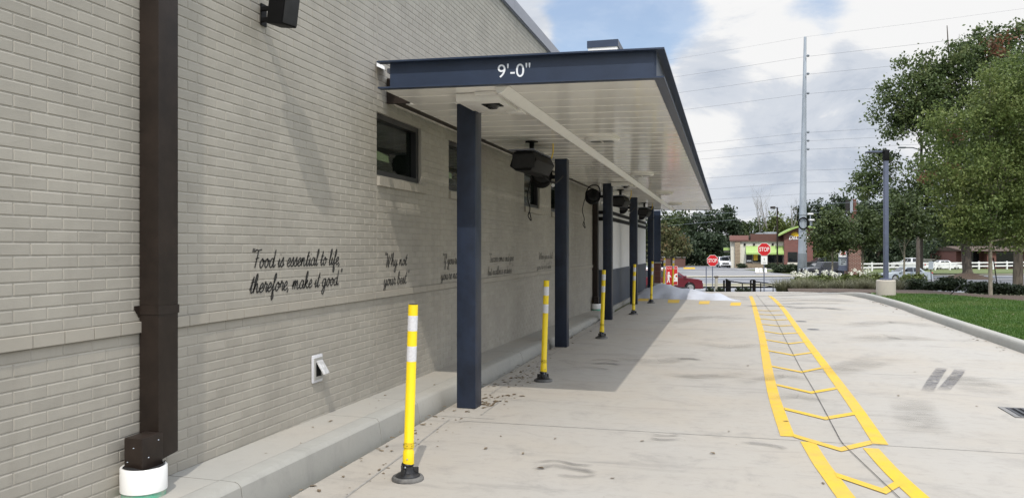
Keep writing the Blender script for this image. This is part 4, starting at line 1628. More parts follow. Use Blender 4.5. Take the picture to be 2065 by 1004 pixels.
# ------------------------------------------------------------------ downspouts, wall speaker, outlet
def build_wall_things():
    t = thing("downspout", "wide dark bronze square downspout with white plastic drain boot", "downspout", (-3.235, 3.97, 0.21), 0, "bronze downspouts on the brick wall")
    mb = MB()
    # local: x out from wall (wall at -0.065), y along
    mb.bbox(-.060, .072, -.085, .085, .18, 5.2, .006)
    mb.build("pipe", M.bronze, t, smooth=40)
    mb = MB()
    mb.bbox(-.005, .115, -.27, -.10, .155, .335, .008)
    mb.add([(-.055, -.075, .16), (.066, -.075, .16), (.066, .083, .179), (-.055, .083, .179), (-.002, -.11, .16), (.064, -.11, .16), (.066, .07, .30), (-.055, .07, .30)],
           [(0, 1, 2, 3), (4, 5, 1, 0), (1, 5, 6, 2)])
    mb.build("shoe", M.bronze, t, smooth=40)
    mb = MB()
    cx, cy = .055, -.185
    mb.lathe([(.124, .030), (.124, .158), (.120, .163), (.109, .163), (.109, .13)], (cx, cy, 0), 36)
    mb.build("drain_boot", M.pvc, t, smooth=40)
    mb = MB()
    mb.lathe([(.116, -.04), (.116, .030)], (cx, cy, 0), 36)
    mb.build("drain_pipe", M.green_pvc, t, smooth=40)
    mb = MB()
    for k in range(28):
        a0 = 2 * math.pi * k / 28
        a1 = 2 * math.pi * (k + 1) / 28
        z0 = .164 + .012 * math.sin(3 * a0)
        z1 = .164 + .012 * math.sin(3 * a1)
        mb.quad((cx + .104 * math.cos(a0), cy + .104 * math.sin(a0), .155), (cx + .104 * math.cos(a1), cy + .104 * math.sin(a1), .155),
                (cx + .114 * math.cos(a1), cy + .114 * math.sin(a1), z1 + .006), (cx + .114 * math.cos(a0), cy + .114 * math.sin(a0), z0 + .006))
    mb.lathe([(.104, .156), (.02, .154)], (cx, cy, 0), 28)
    mb.build("rubber_sleeve", M.black_soft, t, smooth=40)
    mb = MB()
    zs = 1.005
    mb.box(.0725, .0755, -.09, .09, zs, zs + .05)
    mb.box(-.062, .0755, -.0885, -.0855, zs, zs + .05)
    mb.box(-.062, .0755, .0855, .0885, zs, zs + .05)
    mb.prism([(-.125, zs + .03), (-.125, zs + .05), (-.0885, zs + .05), (-.0885, zs - .02), (-.10, zs)], 'x', -.062, -.056)
    mb.build("strap", M.bronze, t)
    mb = MB()
    for p in [(.02, -.271, .2), (.06, -.271, .28), (.116, -.22, .22), (.116, -.14, .30)]:
        mb.lathe([(.005, 0), (.003, .003)], p, 8)
    mb.build("rivets", M.galv, t)
    # second downspout
    dup(t, (-3.235, 20.1, 0.035), label="slim looking dark downspout with white boot beside the white wall panels")

    # wall speaker at the top
    t = thing("wall_speaker", "black box speaker tilted down on the brick wall", "speaker", (WX + 0.004, 5.16, 3.30))
    mb = MB()
    mx = Matrix.Translation((.235, -.10, .06)) @ Matrix.Rotation(R(-14), 4, 'Z') @ Matrix.Rotation(R(9), 4, 'Y')
    mb.bbox(-.075, .075, -.075, .075, -.17, .22, .008, mx)
    mb.build("cabinet", M.black, t, smooth=40)
    mb = MB()
    mb.bbox(.0755, .086, -.066, .066, -.16, .21, .004, mx)
    mb.build("grille", M.black_soft, t, smooth=40)
    mb = MB()
    mb.box(0, .010, -.035, .035, -.07, .09)
    mb.bbox(.010, .17, -.05, -.02, .03, .06, .004)
    mb.bbox(.010, .17, -.05, -.02, -.05, -.02, .004)
    mb.build("bracket", M.black, t)

    # outlet
    t = thing("wall_outlet", "grey weatherproof outlet box with open clear flap on the brick wall", "outlet", (WX + .001, 5.95, .60))
    mb = MB()
    mb.bbox(0, .016, -.085, .085, -.115, .115, .012)
    mb.build("surround", M.reflector, t, smooth=40)
    mb = MB()
    mb.box(.008, .026, -.065, .068, -.09, -.066)
    mb.box(.008, .026, -.065, .068, .066, .09)
    mb.box(.008, .026, -.065, -.045, -.066, .066)
    mb.box(.008, .026, .048, .068, -.066, .066)
    mb.build("frame", M.outlet_grey, t)
    mb = MB()
    mb.box(.0162, .0168, -.045, .048, -.066, .066)
    mb.build("socket", M.black, t)
    mb = MB()
    mx = Matrix.Translation((.024, 0, .060)) @ Matrix.Rotation(R(-32), 4, 'Y')
    mb.bbox(0, .012, -.046, .05, -.125, .004, .004, mx)
    mb.build("flap", M.clear_plastic, t, smooth=40)


build_wall_things()


# ------------------------------------------------------------------ yellow marker posts
def build_posts():
    t = thing("marker_post", "yellow marker post standing in full sun before the first column", "marker post", (-2.13, 5.11, 0), 0, "yellow flexible marker posts along the drive")
    mb = MB()
    mb.lathe([(.110, 0), (.112, .012), (.104, .026), (.07, .030)], n=32)
    mb.build("base_ring", M.base_ring, t, smooth=40)
    mb = MB()
    mb.lathe([(.088, .026), (.086, .034), (.07, .045), (.05, .055), (.042, .075), (.038, .095), (.045, .105), (.042, .115), (.03, .13)], n=28)
    for k in range(3):
        a = k * 2.1 + .4
        c, s = math.cos(a), math.sin(a)
        mx = Matrix.Rotation(a, 4, 'Z')
        mb.bbox(.03, .075, -.012, .012, .03, .085, .004, mx)
    mb.build("hinge_base", M.base_black, t, smooth=35)
    mb = MB()
    tilt = Matrix.Rotation(R(1.9), 4, 'Y')
    mb.lathe([(.040, .112), (.040, .118), (.038, .20), (.034, .205), (.034, 1.205), (.033, 1.21), (.030, 1.2105)], n=28, mx=tilt)
    p = mb.build("post", M.post_yellow, t, smooth=40)
    mb = MB()
    mb.lathe([(.030, 1.206), (.030, 1.2125), (.001, 1.213)], n=24, mx=tilt)
    mb.build("cap", M.base_black, t, smooth=40)
    for z0, z1 in ((1.03, 1.135), (.82, .925)):
        mb = MB()
        mb.lathe([(.0346, z0), (.0346, z1)], n=28, mx=tilt)
        mb.build("reflective_band", M.reflector, t, smooth=40)
    mb = MB()
    mb.lathe([(.0387, .225), (.0352, .262)], n=28, mx=tilt)
    mb.build("decal", M.decal, t, smooth=40)
    mb = MB()
    mb.lathe([(.006, 0), (.004, .004)], (0, 0, 0), 8, Matrix.Translation((.012, -.0385, .15)) @ Matrix.Rotation(R(90), 4, 'X'))
    mb.lathe([(.007, 0), (.004, .004)], (0, 0, 0), 8, Matrix.Translation((.0, -.045, .095)) @ Matrix.Rotation(R(90), 4, 'X'))
    mb.build("screw", M.galv, t)
    for (x, y, z), rz, lab in [
            ((-2.13, 9.31, 0), .5, "yellow marker post at the shade edge between the first and second columns"),
            ((-2.14, 13.99, 0), 0, "yellow marker post in shade beside the second column, before the third"),
            ((-2.17, 19.2, 0), -.5, "yellow marker post in front of the fourth column's foot"),
            ((-2.12, 23.3, 0), .2, "yellow marker post in front of the white foam edge"),
            ((-2.20, 29.0, .03), -.3, "yellow marker post rising from the white foam beside the red sign"),
            ((-1.97, 30.4, 0), .5, "yellow marker post standing against the red sign")]:
        dup(t, (x, y, z), rz, lab)


build_posts()


# ------------------------------------------------------------------ foam, pier, pickup sign, covers, litter
def build_drive_things():
    # foam mound
    rnd = random.Random(2)
    mb = MB()
    n, m_ = 60, 22
    for i in range(n + 1):
        for j in range(m_ + 1):
            a, c = i / n, j / m_
            x = -2.85 + 3.25 * a
            yc = 25.45 - 0.5 * a
            dep = 3.6 * (1 - a) ** 0.7 + 0.25
            y = yc + dep * c
            ht = (0.34 * math.exp(-((a - .22) / .22) ** 2) + 0.20 * math.exp(-((a - .55) / .2) ** 2) + 0.14 * math.exp(-((a - .80) / .09) ** 2)) + .03 * (1 - a)
            prof = math.sin(math.pi * min(1, c * 1.0)) ** 0.55 if 0 < c < 1 else 0
            e = min(1, (1 - a) * 9) * min(1, a * 12 + .5)
            z = ht * prof * e * (1 + .06 * math.sin(a * 19 + c * 5) + .03 * math.sin(a * 41 - c * 11))
            mb.v.append((x, y + .04 * math.sin(a * 31), max(0, z) - (0.01 if prof == 0 else 0)))
    for i in range(n):
        for j in range(m_):
            mb.f.append([i * (m_ + 1) + j, (i + 1) * (m_ + 1) + j, (i + 1) * (m_ + 1) + j + 1, i * (m_ + 1) + j + 1])
            mb.m.append(0)
    o = mb.build("foam_pile", M.foam, smooth=80)
    tag(o, "low bank of white foam spilled across the far drive", "foam")

    # pier at canopy end
    t = thing("corner_pier", "navy steel frame on a brown brick pier at the canopy end", "pier", (-2.56, 30.75, 0))
    mb = MB()
    mb.box(-.16, .13, -.16, .16, .0, 1.02)
    mb.build("brick_base", M.far_brick, t)
    mb = MB()
    mb.box(-.19, .16, -.19, .19, 1.02, 1.06)
    mb.build("cap", M.walk, t)
    mb = MB()
    for x in (-.15, .09):
        mb.bbox(x, x + .035, -.02, .02, 1.06, 3.03, .004)
    mb.bbox(-.115, .09, -.02, .02, 2.05, 2.09, .004)
    mb.bbox(-.115, .09, -.02, .02, 2.96, 3.03, .004)
    mb.box(-.115, .09, -.004, .004, 1.06, 2.05)
    mb.box(-.115, .09, -.004, .004, 2.09, 2.96)
    mb.build("steel_frame", M.navy, t)
    mb = MB()
    mb.bbox(-.25, .55, -.5, .5, -.02, .13, .02)
    mb.bbox(-.25, .30, -.4, .4, .13, .26, .02)
    mb.build("step", M.kerb, t, smooth=40)

    # red pickup sign
    D = 33.0
    base = Vector(at(1354.5, 575, D))
    t = thing("pickup_sign", "red sign with white pictogram of a person walking to a car", "sign", (base.x, base.y, 0.0), TH)
    px = D / F_PX
    w, z0, z1 = 24.5 * px / 2, CAM_H - 74.5 * px, CAM_H - 36.5 * px
    mb = MB()
    mb.bbox(-w, w, -.012, .012, z0, z1, .008)
    mb.build("board", M.red_sign, t, smooth=40)
    mb = MB()
    b_ = .012
    for x0, x1, a, c in ((-w + .006, w - .006, z1 - b_ - .006, z1 - .006), (-w + .006, w - .006, z0 + .006, z0 + b_ + .006), (-w + .006, -w + .006 + b_, z0 + b_, z1 - b_), (w - .006 - b_, w - .006, z0 + b_, z1 - b_)):
        mb.box(x0, x1, -.016, -.0125, a, c)
    mb.build("border", M.white_sign, t)
    H = z1 - z0
    mb = MB()

    def Pt(u, v):
        return (-w + u * 2 * w, z0 + v * H)

    def poly(pts):
        mb.prism([Pt(*p) for p in pts], 'y', -.0165, -.0125)
    # person
    cpt = [(.25 + .085 * math.cos(a), .64 + .055 * math.sin(a)) for a in [2 * math.pi * k / 16 for k in range(16)]]
    poly(cpt)
    poly([(.15, .56), (.20, .575), (.31, .575), (.36, .53), (.46, .43), (.47, .40), (.42, .40), (.33, .46), (.31, .36), (.31, .30), (.37, .13), (.29, .13), (.245, .28), (.17, .13), (.09, .13), (.17, .30), (.15, .40)])
    # car front
    poly([(.62, .14), (.70, .14), (.70, .18), (.97, .18), (.97, .40), (.80, .43), (.80, .50), (.97, .53), (.97, .60), (.80, .60), (.72, .55), (.66, .42), (.60, .37), (.60, .2)])
    mb.build("pictogram", M.white_sign, t)
    mb = MB()
    mb.prism([Pt(.74 + .045 * math.cos(a), .31 + .03 * math.sin(a)) for a in [2 * math.pi * k / 14 for k in range(14)]], 'y', -.019, -.0167)
    mb.build("wheel_hole", M.red_sign, t)
    text_mesh("heading", "Meal Delivery Area", .052, M.white_sign, basis((0, -.0145, z0 + H * .87), (1, 0, 0), (0, 0, 1)), t, .001, bold=.0008)
    mb = MB()
    mb.tube([(-.18, .03, 0.0), (-.18, .03, z1 - .05)], .02, 8)
    mb.tube([(.18, .03, 0.0), (.18, .03, z1 - .05)], .02, 8)
    mb.build("legs", M.black, t, smooth=40)

    # drain covers
    t = thing("cleanout_cover", "small round iron cover in the drive farther from the camera", "cover", (1.57, 18.34, 0.0))
    mb = MB()
    mb.lathe([(.105, 0), (.10, .005), (.02, .006)], n=20)
    mb.build("lid", M.grate, t)
    mb = MB()
    mb.lathe([(.118, 0.001), (.116, .0045), (.104, .005)], n=24)
    mb.build("rim", M.grate_rim, t)
    dup(t, (1.645, 16.6, 0), label="small round iron cover in the drive nearer to the camera")
    t = thing("storm_drain", "rectangular slotted iron storm grate sunk in the concrete drive", "drain", (2.88, 8.72, 0.0), 0)
    mb = MB()
    mb.box(-.25, .28, .22, .25, .0, .009)
    mb.box(-.25, .28, -.25, -.22, .0, .009)
    mb.box(-.25, -.20, -.22, .22, .0, .009)
    mb.box(.25, .28, -.22, .22, .0, .009)
    mb.build("rim", M.grate_rim, t)
    mb = MB()
    for k in range(7):
        x = -.195 + k * .065
        mb.box(x + .004, x + .030, -.218, .218, .003, .0095)
    mb.build("bars", M.grate, t)
    mb = MB()
    mb.box(-.2, .25, -.22, .22, .0012, .0025)
    mb.build("well", M.black, t)

    # litter of dead leaves
    mb = MB()
    rnd = random.Random(12)

    def leaf(x, y, z, s):
        a = rnd.uniform(0, 6.28)
        c, sn = math.cos(a), math.sin(a)
        cu = rnd.uniform(.03, .35) * s
        pts = [(-1, 0, .0), (-.3, .45, cu), (.5, .35, cu * .8), (1, 0, .1 * s), (.5, -.35, cu * .6), (-.3, -.45, cu)]
        vs = [(x + (p[0] * c - p[1] * sn) * s, y + (p[0] * sn + p[1] * c) * s, z + .002 + p[2]) for p in pts]
        mid = (x, y, z + .003)
        mb.add(vs + [mid], [(6, i, (i + 1) % 6) for i in range(6)])
    for _ in range(150):
        y = rnd.uniform(4.0, 17.5)
        x = -2.76 + abs(rnd.gauss(0, .16))
        leaf(x, y, 0, rnd.uniform(.010, .034))
    for _ in range(46):
        leaf(-2.5 + abs(rnd.gauss(.14, .1)), 7.7 + rnd.gauss(.25, .25), 0, rnd.uniform(.014, .042))
    for _ in range(60):
        leaf(-2.58 + abs(rnd.gauss(.0, .16)), 9.6 + rnd.gauss(0, .5), 0, rnd.uniform(.010, .028))
    for _ in range(40):
        leaf(-2.4 + rnd.gauss(0, .1), rnd.uniform(4.5, 9), 0, rnd.uniform(.006, .018))
    for _ in range(60):
        y = rnd.uniform(13, 26)
        leaf(4.30 - abs(rnd.gauss(0, .10)), y, 0, rnd.uniform(.012, .04))
    for p in [(1970, 820), (1437, 915), (1235, 965), (1055, 915), (1090, 945), (1470, 870), (1585, 850), (790, 910), (1295, 890), (1660, 975), (1845, 750), (1812, 798), (1508, 738), (1010, 880), (1120, 885), (980, 905), (765, 948)]:
        x, y, _ = gp(*p)
        leaf(x, y, .004, rnd.uniform(.015, .032))
    for _ in range(50):
        leaf(rnd.uniform(-2.2, 4), rnd.uniform(4.3, 16), .004, rnd.uniform(.003, .010))
    for _ in range(10):
        y = rnd.uniform(4.5, 8)
        leaf(rnd.uniform(-3.2, -2.95), y, walk_z(y) - .003, rnd.uniform(.01, .022))
    o = mb.build("leaf_litter", M.dead_leaf, origin=(0, 0, 0))
    tag(o, "dry leaves and crumbs gathered along the kerb", "leaf litter", kind='stuff')


build_drive_things()

# ------------------------------------------------------------------ vegetation


def leaf_cloud(cent, normals_bias, size, rng, jitter=1.0, droop=0.0):
    """numpy: one diamond leaf per centre; returns verts (n*4,3) and faces (n,4)"""
    n = len(cent)
    a = rng.normal(size=(n, 3))
    a[:, 2] -= droop
    a /= np.linalg.norm(a, axis=1)[:, None]
    b = rng.normal(size=(n, 3))
    b -= (b * a).sum(1)[:, None] * a
    b /= np.linalg.norm(b, axis=1)[:, None]
    s = size * rng.uniform(.6, 1.25, n)[:, None]
    v = np.empty((n, 4, 3))
    v[:, 0] = cent - a * s * .55
    v[:, 1] = cent + b * s * .34 + a * s * .05
    v[:, 2] = cent + a * s * .55
    v[:, 3] = cent - b * s * .34 + a * s * .05
    return v.reshape(-1, 3), np.arange(n * 4).reshape(-1, 4)


def mesh_np(name, v, f, m):
    me = bpy.data.meshes.new(name)
    nv, nf = len(v), len(f)
    k = f.shape[1]
    me.vertices.add(nv)
    me.vertices.foreach_set('co', np.asarray(v, dtype=np.float32).ravel())
    me.loops.add(nf * k)
    me.loops.foreach_set('vertex_index', f.astype(np.int32).ravel())
    me.polygons.add(nf)
    me.polygons.foreach_set('loop_start', np.arange(0, nf * k, k, dtype=np.int32))
    me.materials.append(m)
    me.update(calc_edges=True)
    return me


def link_mesh(name, me, parent=None):
    o = bpy.data.objects.new(name, me)
    COL.objects.link(o)
    if parent:
        o.parent = parent
    return o


def crown_points(blobs, nclump, per, clump_r, rng, shell=0.55):
    """blobs: (x,y,z,rx,ry,rz). clumps fill the outer part of the blobs; leaves fill clumps"""
    vol = np.array([b[3] * b[4] * b[5] for b in blobs]) ** 0.75
    vol = np.maximum(vol, vol.max() * 0.035)
    pr = vol / vol.sum()
    cl = []
    for _ in range(nclump):
        b = blobs[rng.choice(len(blobs), p=pr)]
        d = rng.normal(size=3)
        d /= np.linalg.norm(d)
        r = (shell + (1 - shell) * rng.random()) if rng.random() < .8 else rng.random() ** .5
        r *= rng.uniform(.85, 1.12)
        cl.append((b[0] + d[0] * b[3] * r, b[1] + d[1] * b[4] * r, b[2] + d[2] * b[5] * r))
    cl = np.array(cl)
    cnt = rng.poisson(per, nclump) + 2
    idx = np.repeat(np.arange(nclump), cnt)
    rad = clump_r * rng.uniform(.6, 1.4, nclump)
    off = rng.normal(size=(len(idx), 3)) * np.array([.5, .5, .34])
    pts = cl[idx] + off * rad[idx][:, None]
    return cl, pts


def limb_mb(mb, p0, p1, r0, r1, rng, seg=5, wob=.08):
    p0, p1 = Vector(p0), Vector(p1)
    L_ = (p1 - p0).length
    pts, rr = [], []
    for i in range(seg + 1):
        t = i / seg
        w = math.sin(math.pi * t) * wob * L_
        pts.append(p0.lerp(p1, t) + Vector((rng.normal() * w * .5, rng.normal() * w * .5, abs(rng.normal()) * w * .3)))
        rr.append(r0 + (r1 - r0) * t)
    mb.tube(pts, rr, 7)
    return pts


def tree(name, label, cat, loc, blobs, trunk_r, fork_z, leaf, nclump, per, clump_r, m_leaf, m_bark, seed, group=None, nlimb=10, flare=1.6, red=None, rz=0.0, droop=.2, stake=False):
    rng = np.random.default_rng(seed)
    t = thing(name, label, cat, loc, rz, group)
    cl, pts = crown_points(blobs, nclump, per, clump_r, rng)
    v, f = leaf_cloud(pts, None, leaf, rng, droop=droop)
    link_mesh("crown", mesh_np("crown", v, f, m_leaf), t)
    if red:
        for (bx, n_) in red:
            c2, p2 = crown_points([bx], n_, per, clump_r * .8, rng)
            v2, f2 = leaf_cloud(p2, None, leaf, rng)
            o2 = link_mesh("turning_leaves", mesh_np("turning_leaves", v2, f2, M.leaf_red), t)
            o2['label'] = "leaves turned orange red"
    mb = MB()
    top = max(b[2] + b[5] * .5 for b in blobs)
    c0 = np.mean([[b[0], b[1]] for b in blobs], axis=0)
    trunk = [(0, 0, -.4), (0, 0, 0.0), (0.0, 0, trunk_r * 1.6), (c0[0] * .1, c0[1] * .1, fork_z * .6), (c0[0] * .25, c0[1] * .25, fork_z), (c0[0] * .7, c0[1] * .7, fork_z + (top - fork_z) * .5), (c0[0], c0[1], top)]
    rad = [trunk_r * flare * 1.1, trunk_r * flare, trunk_r, trunk_r * .9, trunk_r * .75, trunk_r * .42, trunk_r * .08]
    mb.tube(trunk, rad, 10)
    order = rng.permutation(len(cl))[:nlimb]
    for i in order:
        p = Vector(cl[i])
        s = min(.85, max(0.0, rng.uniform(0, .7)))
        zs = fork_z + (top - fork_z) * s * .7
        if zs > p.z:
            zs = fork_z * .9
        k = min(1, (zs - fork_z) / max(.1, top - fork_z))
        st = (c0[0] * (.25 + .6 * max(0, k)), c0[1] * (.25 + .6 * max(0, k)), zs)
        limb_mb(mb, st, p, trunk_r * (.36 - .2 * max(0, k)), trunk_r * .05, rng)
    mb.build("trunk", m_bark, t, smooth=60)
    return t


def build_trees():
    # big oak on the far verge
    D = 88.0
    px = D / F_PX
    base = atz(1951, D, STREET)

    def B(x, y, rx, ry, dy=0.0, k=.8):
        """blob from picture position around the big tree (metres, facing the camera)"""
        cx = (x - 1951) * px
        cz = CAM_H + (500 - y) * px - STREET
        return (cx, dy, cz, rx * px, (rx + ry) * .5 * px * k, ry * px)
    blobs = [B(1985, 120, 50, 48), B(1930, 130, 34, 50, -1), B(2040, 130, 55, 60, 1), B(1890, 170, 46, 48, 1), B(1860, 195, 48, 52, -1), B(1815, 215, 44, 34), B(1845, 240, 48, 30, 1),
             B(1920, 230, 70, 60), B(2000, 220, 70, 70), B(2070, 240, 60, 80), B(1880, 290, 46, 24, -2), B(1795, 330, 40, 40, 3), B(1770, 370, 36, 34, 3), B(1850, 350, 40, 40, -2), B(1835, 400, 46, 40, 0),
             B(1960, 330, 60, 60), B(1910, 400, 70, 50, -2), B(2030, 360, 70, 70), B(1960, 440, 60, 36, -2), B(2060, 440, 50, 40), B(1865, 150, 10, 40), B(1820, 170, 16, 12), B(1930, 470, 54, 24), B(2000, 472, 54, 26, 2), B(1872, 452, 44, 28), B(2050, 480, 44, 24), B(1975, 85, 10, 30), B(2030, 85, 12, 30), B(1905, 140, 12, 30), B(1820, 125, 8, 14), B(1838, 150, 10, 14), B(1870, 112, 10, 14), B(1928, 92, 12, 18), B(2000, 66, 14, 18), B(2052, 62, 14, 20), B(1776, 205, 10, 10), B(1767, 236, 9, 9), B(1798, 268, 14, 8), B(1790, 180, 10, 12)]
    red = [(B(1965, 120, 24, 24, -5), 7), (B(1860, 283, 14, 9, -6), 5), (B(1820, 368, 10, 10, -5), 2), (B(1855, 352, 14, 6, -6), 3)]
    tree("oak_tree", "tallest oak with thick trunk on a mulch mound and red tinged leaf patches", "tree", base, blobs, .50, 5.5, .34, 1500, 42, 1.1, M.leaf_big, M.bark, 11, nlimb=46, flare=1.9, red=red, rz=TH)
    # mulch mound
    mb = MB()
    mb.lathe([(2.9, -.05), (2.1, .16), (1.3, .40), (.8, .6)], (base[0], base[1], base[2]), 24)
    o = mb.build("mulch_mound", M.mulch, smooth=60)
    struct(o, "dark mulch mound round the oak")

    # young tree on lawn edge, right: light crown filling the right side
    base = (8.2, 28.7, 0.0)
    D = 25.6
    px = D / F_PX

    def C(x, y, rx, ry, dy=0.0):
        return ((x - 1998) * px, dy, CAM_H + (500 - y) * px, rx * px, (rx + ry) * .5 * px, ry * px)
    blobs = [C(2020, 190, 60, 70), C(1990, 260, 70, 60, .3), C(2050, 280, 80, 80, .2), C(1960, 340, 66, 60, -.2), C(2030, 370, 80, 70), C(1930, 400, 50, 44, .2), C(1990, 430, 80, 40, -.3), C(2075, 440, 60, 50), C(2060, 150, 50, 50, .4), C(1955, 460, 50, 26), C(2090, 340, 70, 90), C(2015, 465, 76, 28), C(1940, 455, 40, 30), C(2060, 492, 46, 16), C(1985, 486, 44, 14, .4), C(1905, 330, 44, 50, .3), C(1900, 250, 34, 40, .2), C(2040, 215, 70, 70, -.3)]
    tree("young_tree", "young leafy tree with pale slim trunk standing on the lawn edge", "tree", base, blobs, .065, 2.0, .088, 1050, 42, .34, M.leaf_young, M.bark_pale, 21, nlimb=36, flare=1.35, rz=TH)
    # darker tree behind it at the right border
    base = atz(2053, 38, -.75)
    px = 38 / F_PX

    def C2(x, y, rx, ry, dy=0.0):
        return ((x - 2053) * px, dy, CAM_H + (500 - y) * px + .75, rx * px, (rx + ry) * .5 * px, ry * px)
    blobs = [C2(2060, 230, 60, 80), C2(2030, 330, 60, 70, .5), C2(2090, 330, 70, 90), C2(2020, 420, 60, 50, -.4), C2(2080, 430, 60, 50), C2(2050, 160, 50, 50)]
    tree("shade_tree", "shady tree with dark trunk beside the pale young tree", "tree", base, blobs, .24, 2.6, .20, 380, 20, .6, M.leaf_mid, M.bark, 31, nlimb=24, rz=TH)

    # staked young street trees behind the shrubs
    specs = [(1678, 44, 1680, 470, 46, 55, "young street tree in front of the dark off road car"),
             (1739, 46, 1742, 468, 44, 52, "young street tree beside the brick sign pillar"),
             (1823, 42, 1824, 445, 52, 62, "young street tree in front of the silver car")]
    for i, (tx, D, x, y, rx, ry, lab) in enumerate(specs):
        px = D / F_PX
        zb = -1.0
        base = atz(tx, D, zb)

        def C3(xx, yy, a, b_, dy=0.0):
            return ((xx - tx) * px, dy, CAM_H + (500 - yy) * px - zb, a * px, (a + b_) * .5 * px, b_ * px)
        blobs = [C3(x, y, rx * .8, ry * .7), C3(x - rx * .5, y + 14, rx * .55, ry * .5, .3), C3(x + rx * .5, y + 10, rx * .55, ry * .55, -.3), C3(x + 4, y - ry * .55, rx * .5, ry * .5)]
        tree("young_street_tree", lab, "tree", base, blobs, .06, 1.9, .17, 170, 18, .40, M.leaf_mid, M.bark_pale, 41 + i, "young street trees behind the shrubs", nlimb=14, rz=TH)

    # background trees: each its own
    # (px x, top y, half width px, D, material, label)
    bg = [
        (1338, 428, 34, 172, 'mid', "rounded green tree against the canopy end"),
        (1372, 426, 36, 178, 'mid', "green tree just under the canopy corner"),
        (1404, 428, 34, 170, 'dark', "dense dark tree behind the nearer stop sign"),
        (1440, 424, 38, 165, 'dark', "tall dark tree below the canopy corner"),
        (1467, 414, 30, 176, 'dark', "dark pine with spiky top left of the restaurant"),
        (1500, 446, 30, 182, 'mid', "hazy green tree behind the restaurant roof"),
        (1532, 440, 32, 190, 'mid', "pale grey green tree behind the bare trunks"),
        (1566, 432, 34, 160, 'light', "bright green tree above the restaurant roof"),
        (1600, 444, 28, 175, 'light', "light green tree behind the arched tower"),
        (1632, 408, 30, 185, 'dark', "dark tree right of the steel pole"),
        (1662, 400, 34, 190, 'dark', "broad dark tree behind the parking lights"),
        (1692, 388, 32, 195, 'dark', "tall dark pine beside the brown pole sign"),
        (1740, 398, 40, 165, 'mid', "green tree right of the brown pole sign"),
        (1790, 395, 48, 150, 'dark', "dark tree behind the slate lamp post"),
        (1850, 420, 52, 160, 'mid', "green tree behind the white fence"),
        (1915, 430, 52, 165, 'dark', "dark tree behind the oak trunk"),
        (1985, 430, 56, 170, 'mid', "green tree behind the brick house"),
        (2050, 420, 56, 160, 'dark', "dark tree at the far right behind the house"),
        (1678, 432, 34, 150, 'light', "light green tree beside the arched tower"),
        (1705, 445, 40, 125, 'mid', "round green tree behind the sign pillar"),
        (1770, 455, 44, 130, 'dark', "low dark tree behind the silver car"),
        (1820, 468, 40, 132, 'dark', "low dark tree right of the silver car"),
        (1900, 470, 46, 138, 'dark', "low dark tree left of the oak trunk"),
        (1960, 476, 40, 142, 'dark', "low dark tree over the brick house roof"),
        (2030, 472, 46, 140, 'dark', "low dark tree right of the brick house pillar"),
        (1375, 474, 40, 150, 'dark', "low dark tree above the brown building"),
        (1425, 472, 40, 152, 'dark', "low dark tree left of the yellow green shrub"),
        (1300, 430, 40, 175, 'dark', "dark tree behind the canopy columns"),
    ]
    mats = {'mid': M.leaf_mid, 'dark': M.leaf_dark, 'light': M.leaf_light}
    for i, (x, ty, hw, D, k, lab) in enumerate(bg):
        px = D / F_PX
        zb = STREET + max(0, D - 150) * .02
        base = atz(x, D, zb)
        H = CAM_H + (500 - ty) * px - zb
        w = hw * px
        rng = np.random.default_rng(100 + i)
        blobs = [(0, 0, H * .80, w * .55, w * .55, H * .20)]
        nb = 7
        for q in range(nb):
            a = rng.uniform(0, 6.28)
            hz = H * rng.uniform(.14, .8)
            rr = w * (.75 if hz < .6 * H else .5)
            blobs.append((math.cos(a) * rr * .8, math.sin(a) * rr * .6, hz, w * rng.uniform(.38, .6), w * .5, H * rng.uniform(.12, .2)))
        tree("background_tree", lab, "tree", base, blobs, .32, H * .22, .62 if D > 140 else .45, 210, 17, 1.15, mats[k], M.bark, 200 + i, "trees beyond the street", nlimb=8, rz=TH)
    # olive reddish tree, nearer, thin trunk
    D = 108
    px = D / F_PX
    base = atz(1354, D, STREET)
    def C4(x, y, a, b_, dy=0.0):
        return ((x - 1354) * px, dy, CAM_H + (500 - y) * px - STREET, a * px, (a + b_) * .5 * px, b_ * px)
    blobs = [C4(1348, 465, 20, 14), C4(1340, 490, 22, 14, .5), C4(1365, 484, 22, 16, -.5), C4(1355, 505, 34, 13), C4(1376, 506, 20, 10), C4(1330, 508, 20, 10)]
    tree("maple_tree", "olive green maple turning red at the top beside the canopy end", "tree", base, blobs, .12, 2.2, .36, 170, 15, .65, M.leaf_olive, M.bark, 61, nlimb=14, rz=TH)
    # small broad bush-tree near drive through lane
    base = atz(1430, 152, STREET)
    tree("leafy_shrub", "yellow green shrub beside the restaurant drive lane", "shrub", base, [(0, 0, 1.6, 1.6, 1.3, 1.5), (1.3, 0, 1.2, 1.3, 1.1, 1.1), (-1.2, .2, 1.0, 1.2, 1, 1)], .1, .4, .33, 90, 14, .5, M.leaf_light, M.bark, 71, nlimb=4, rz=TH)

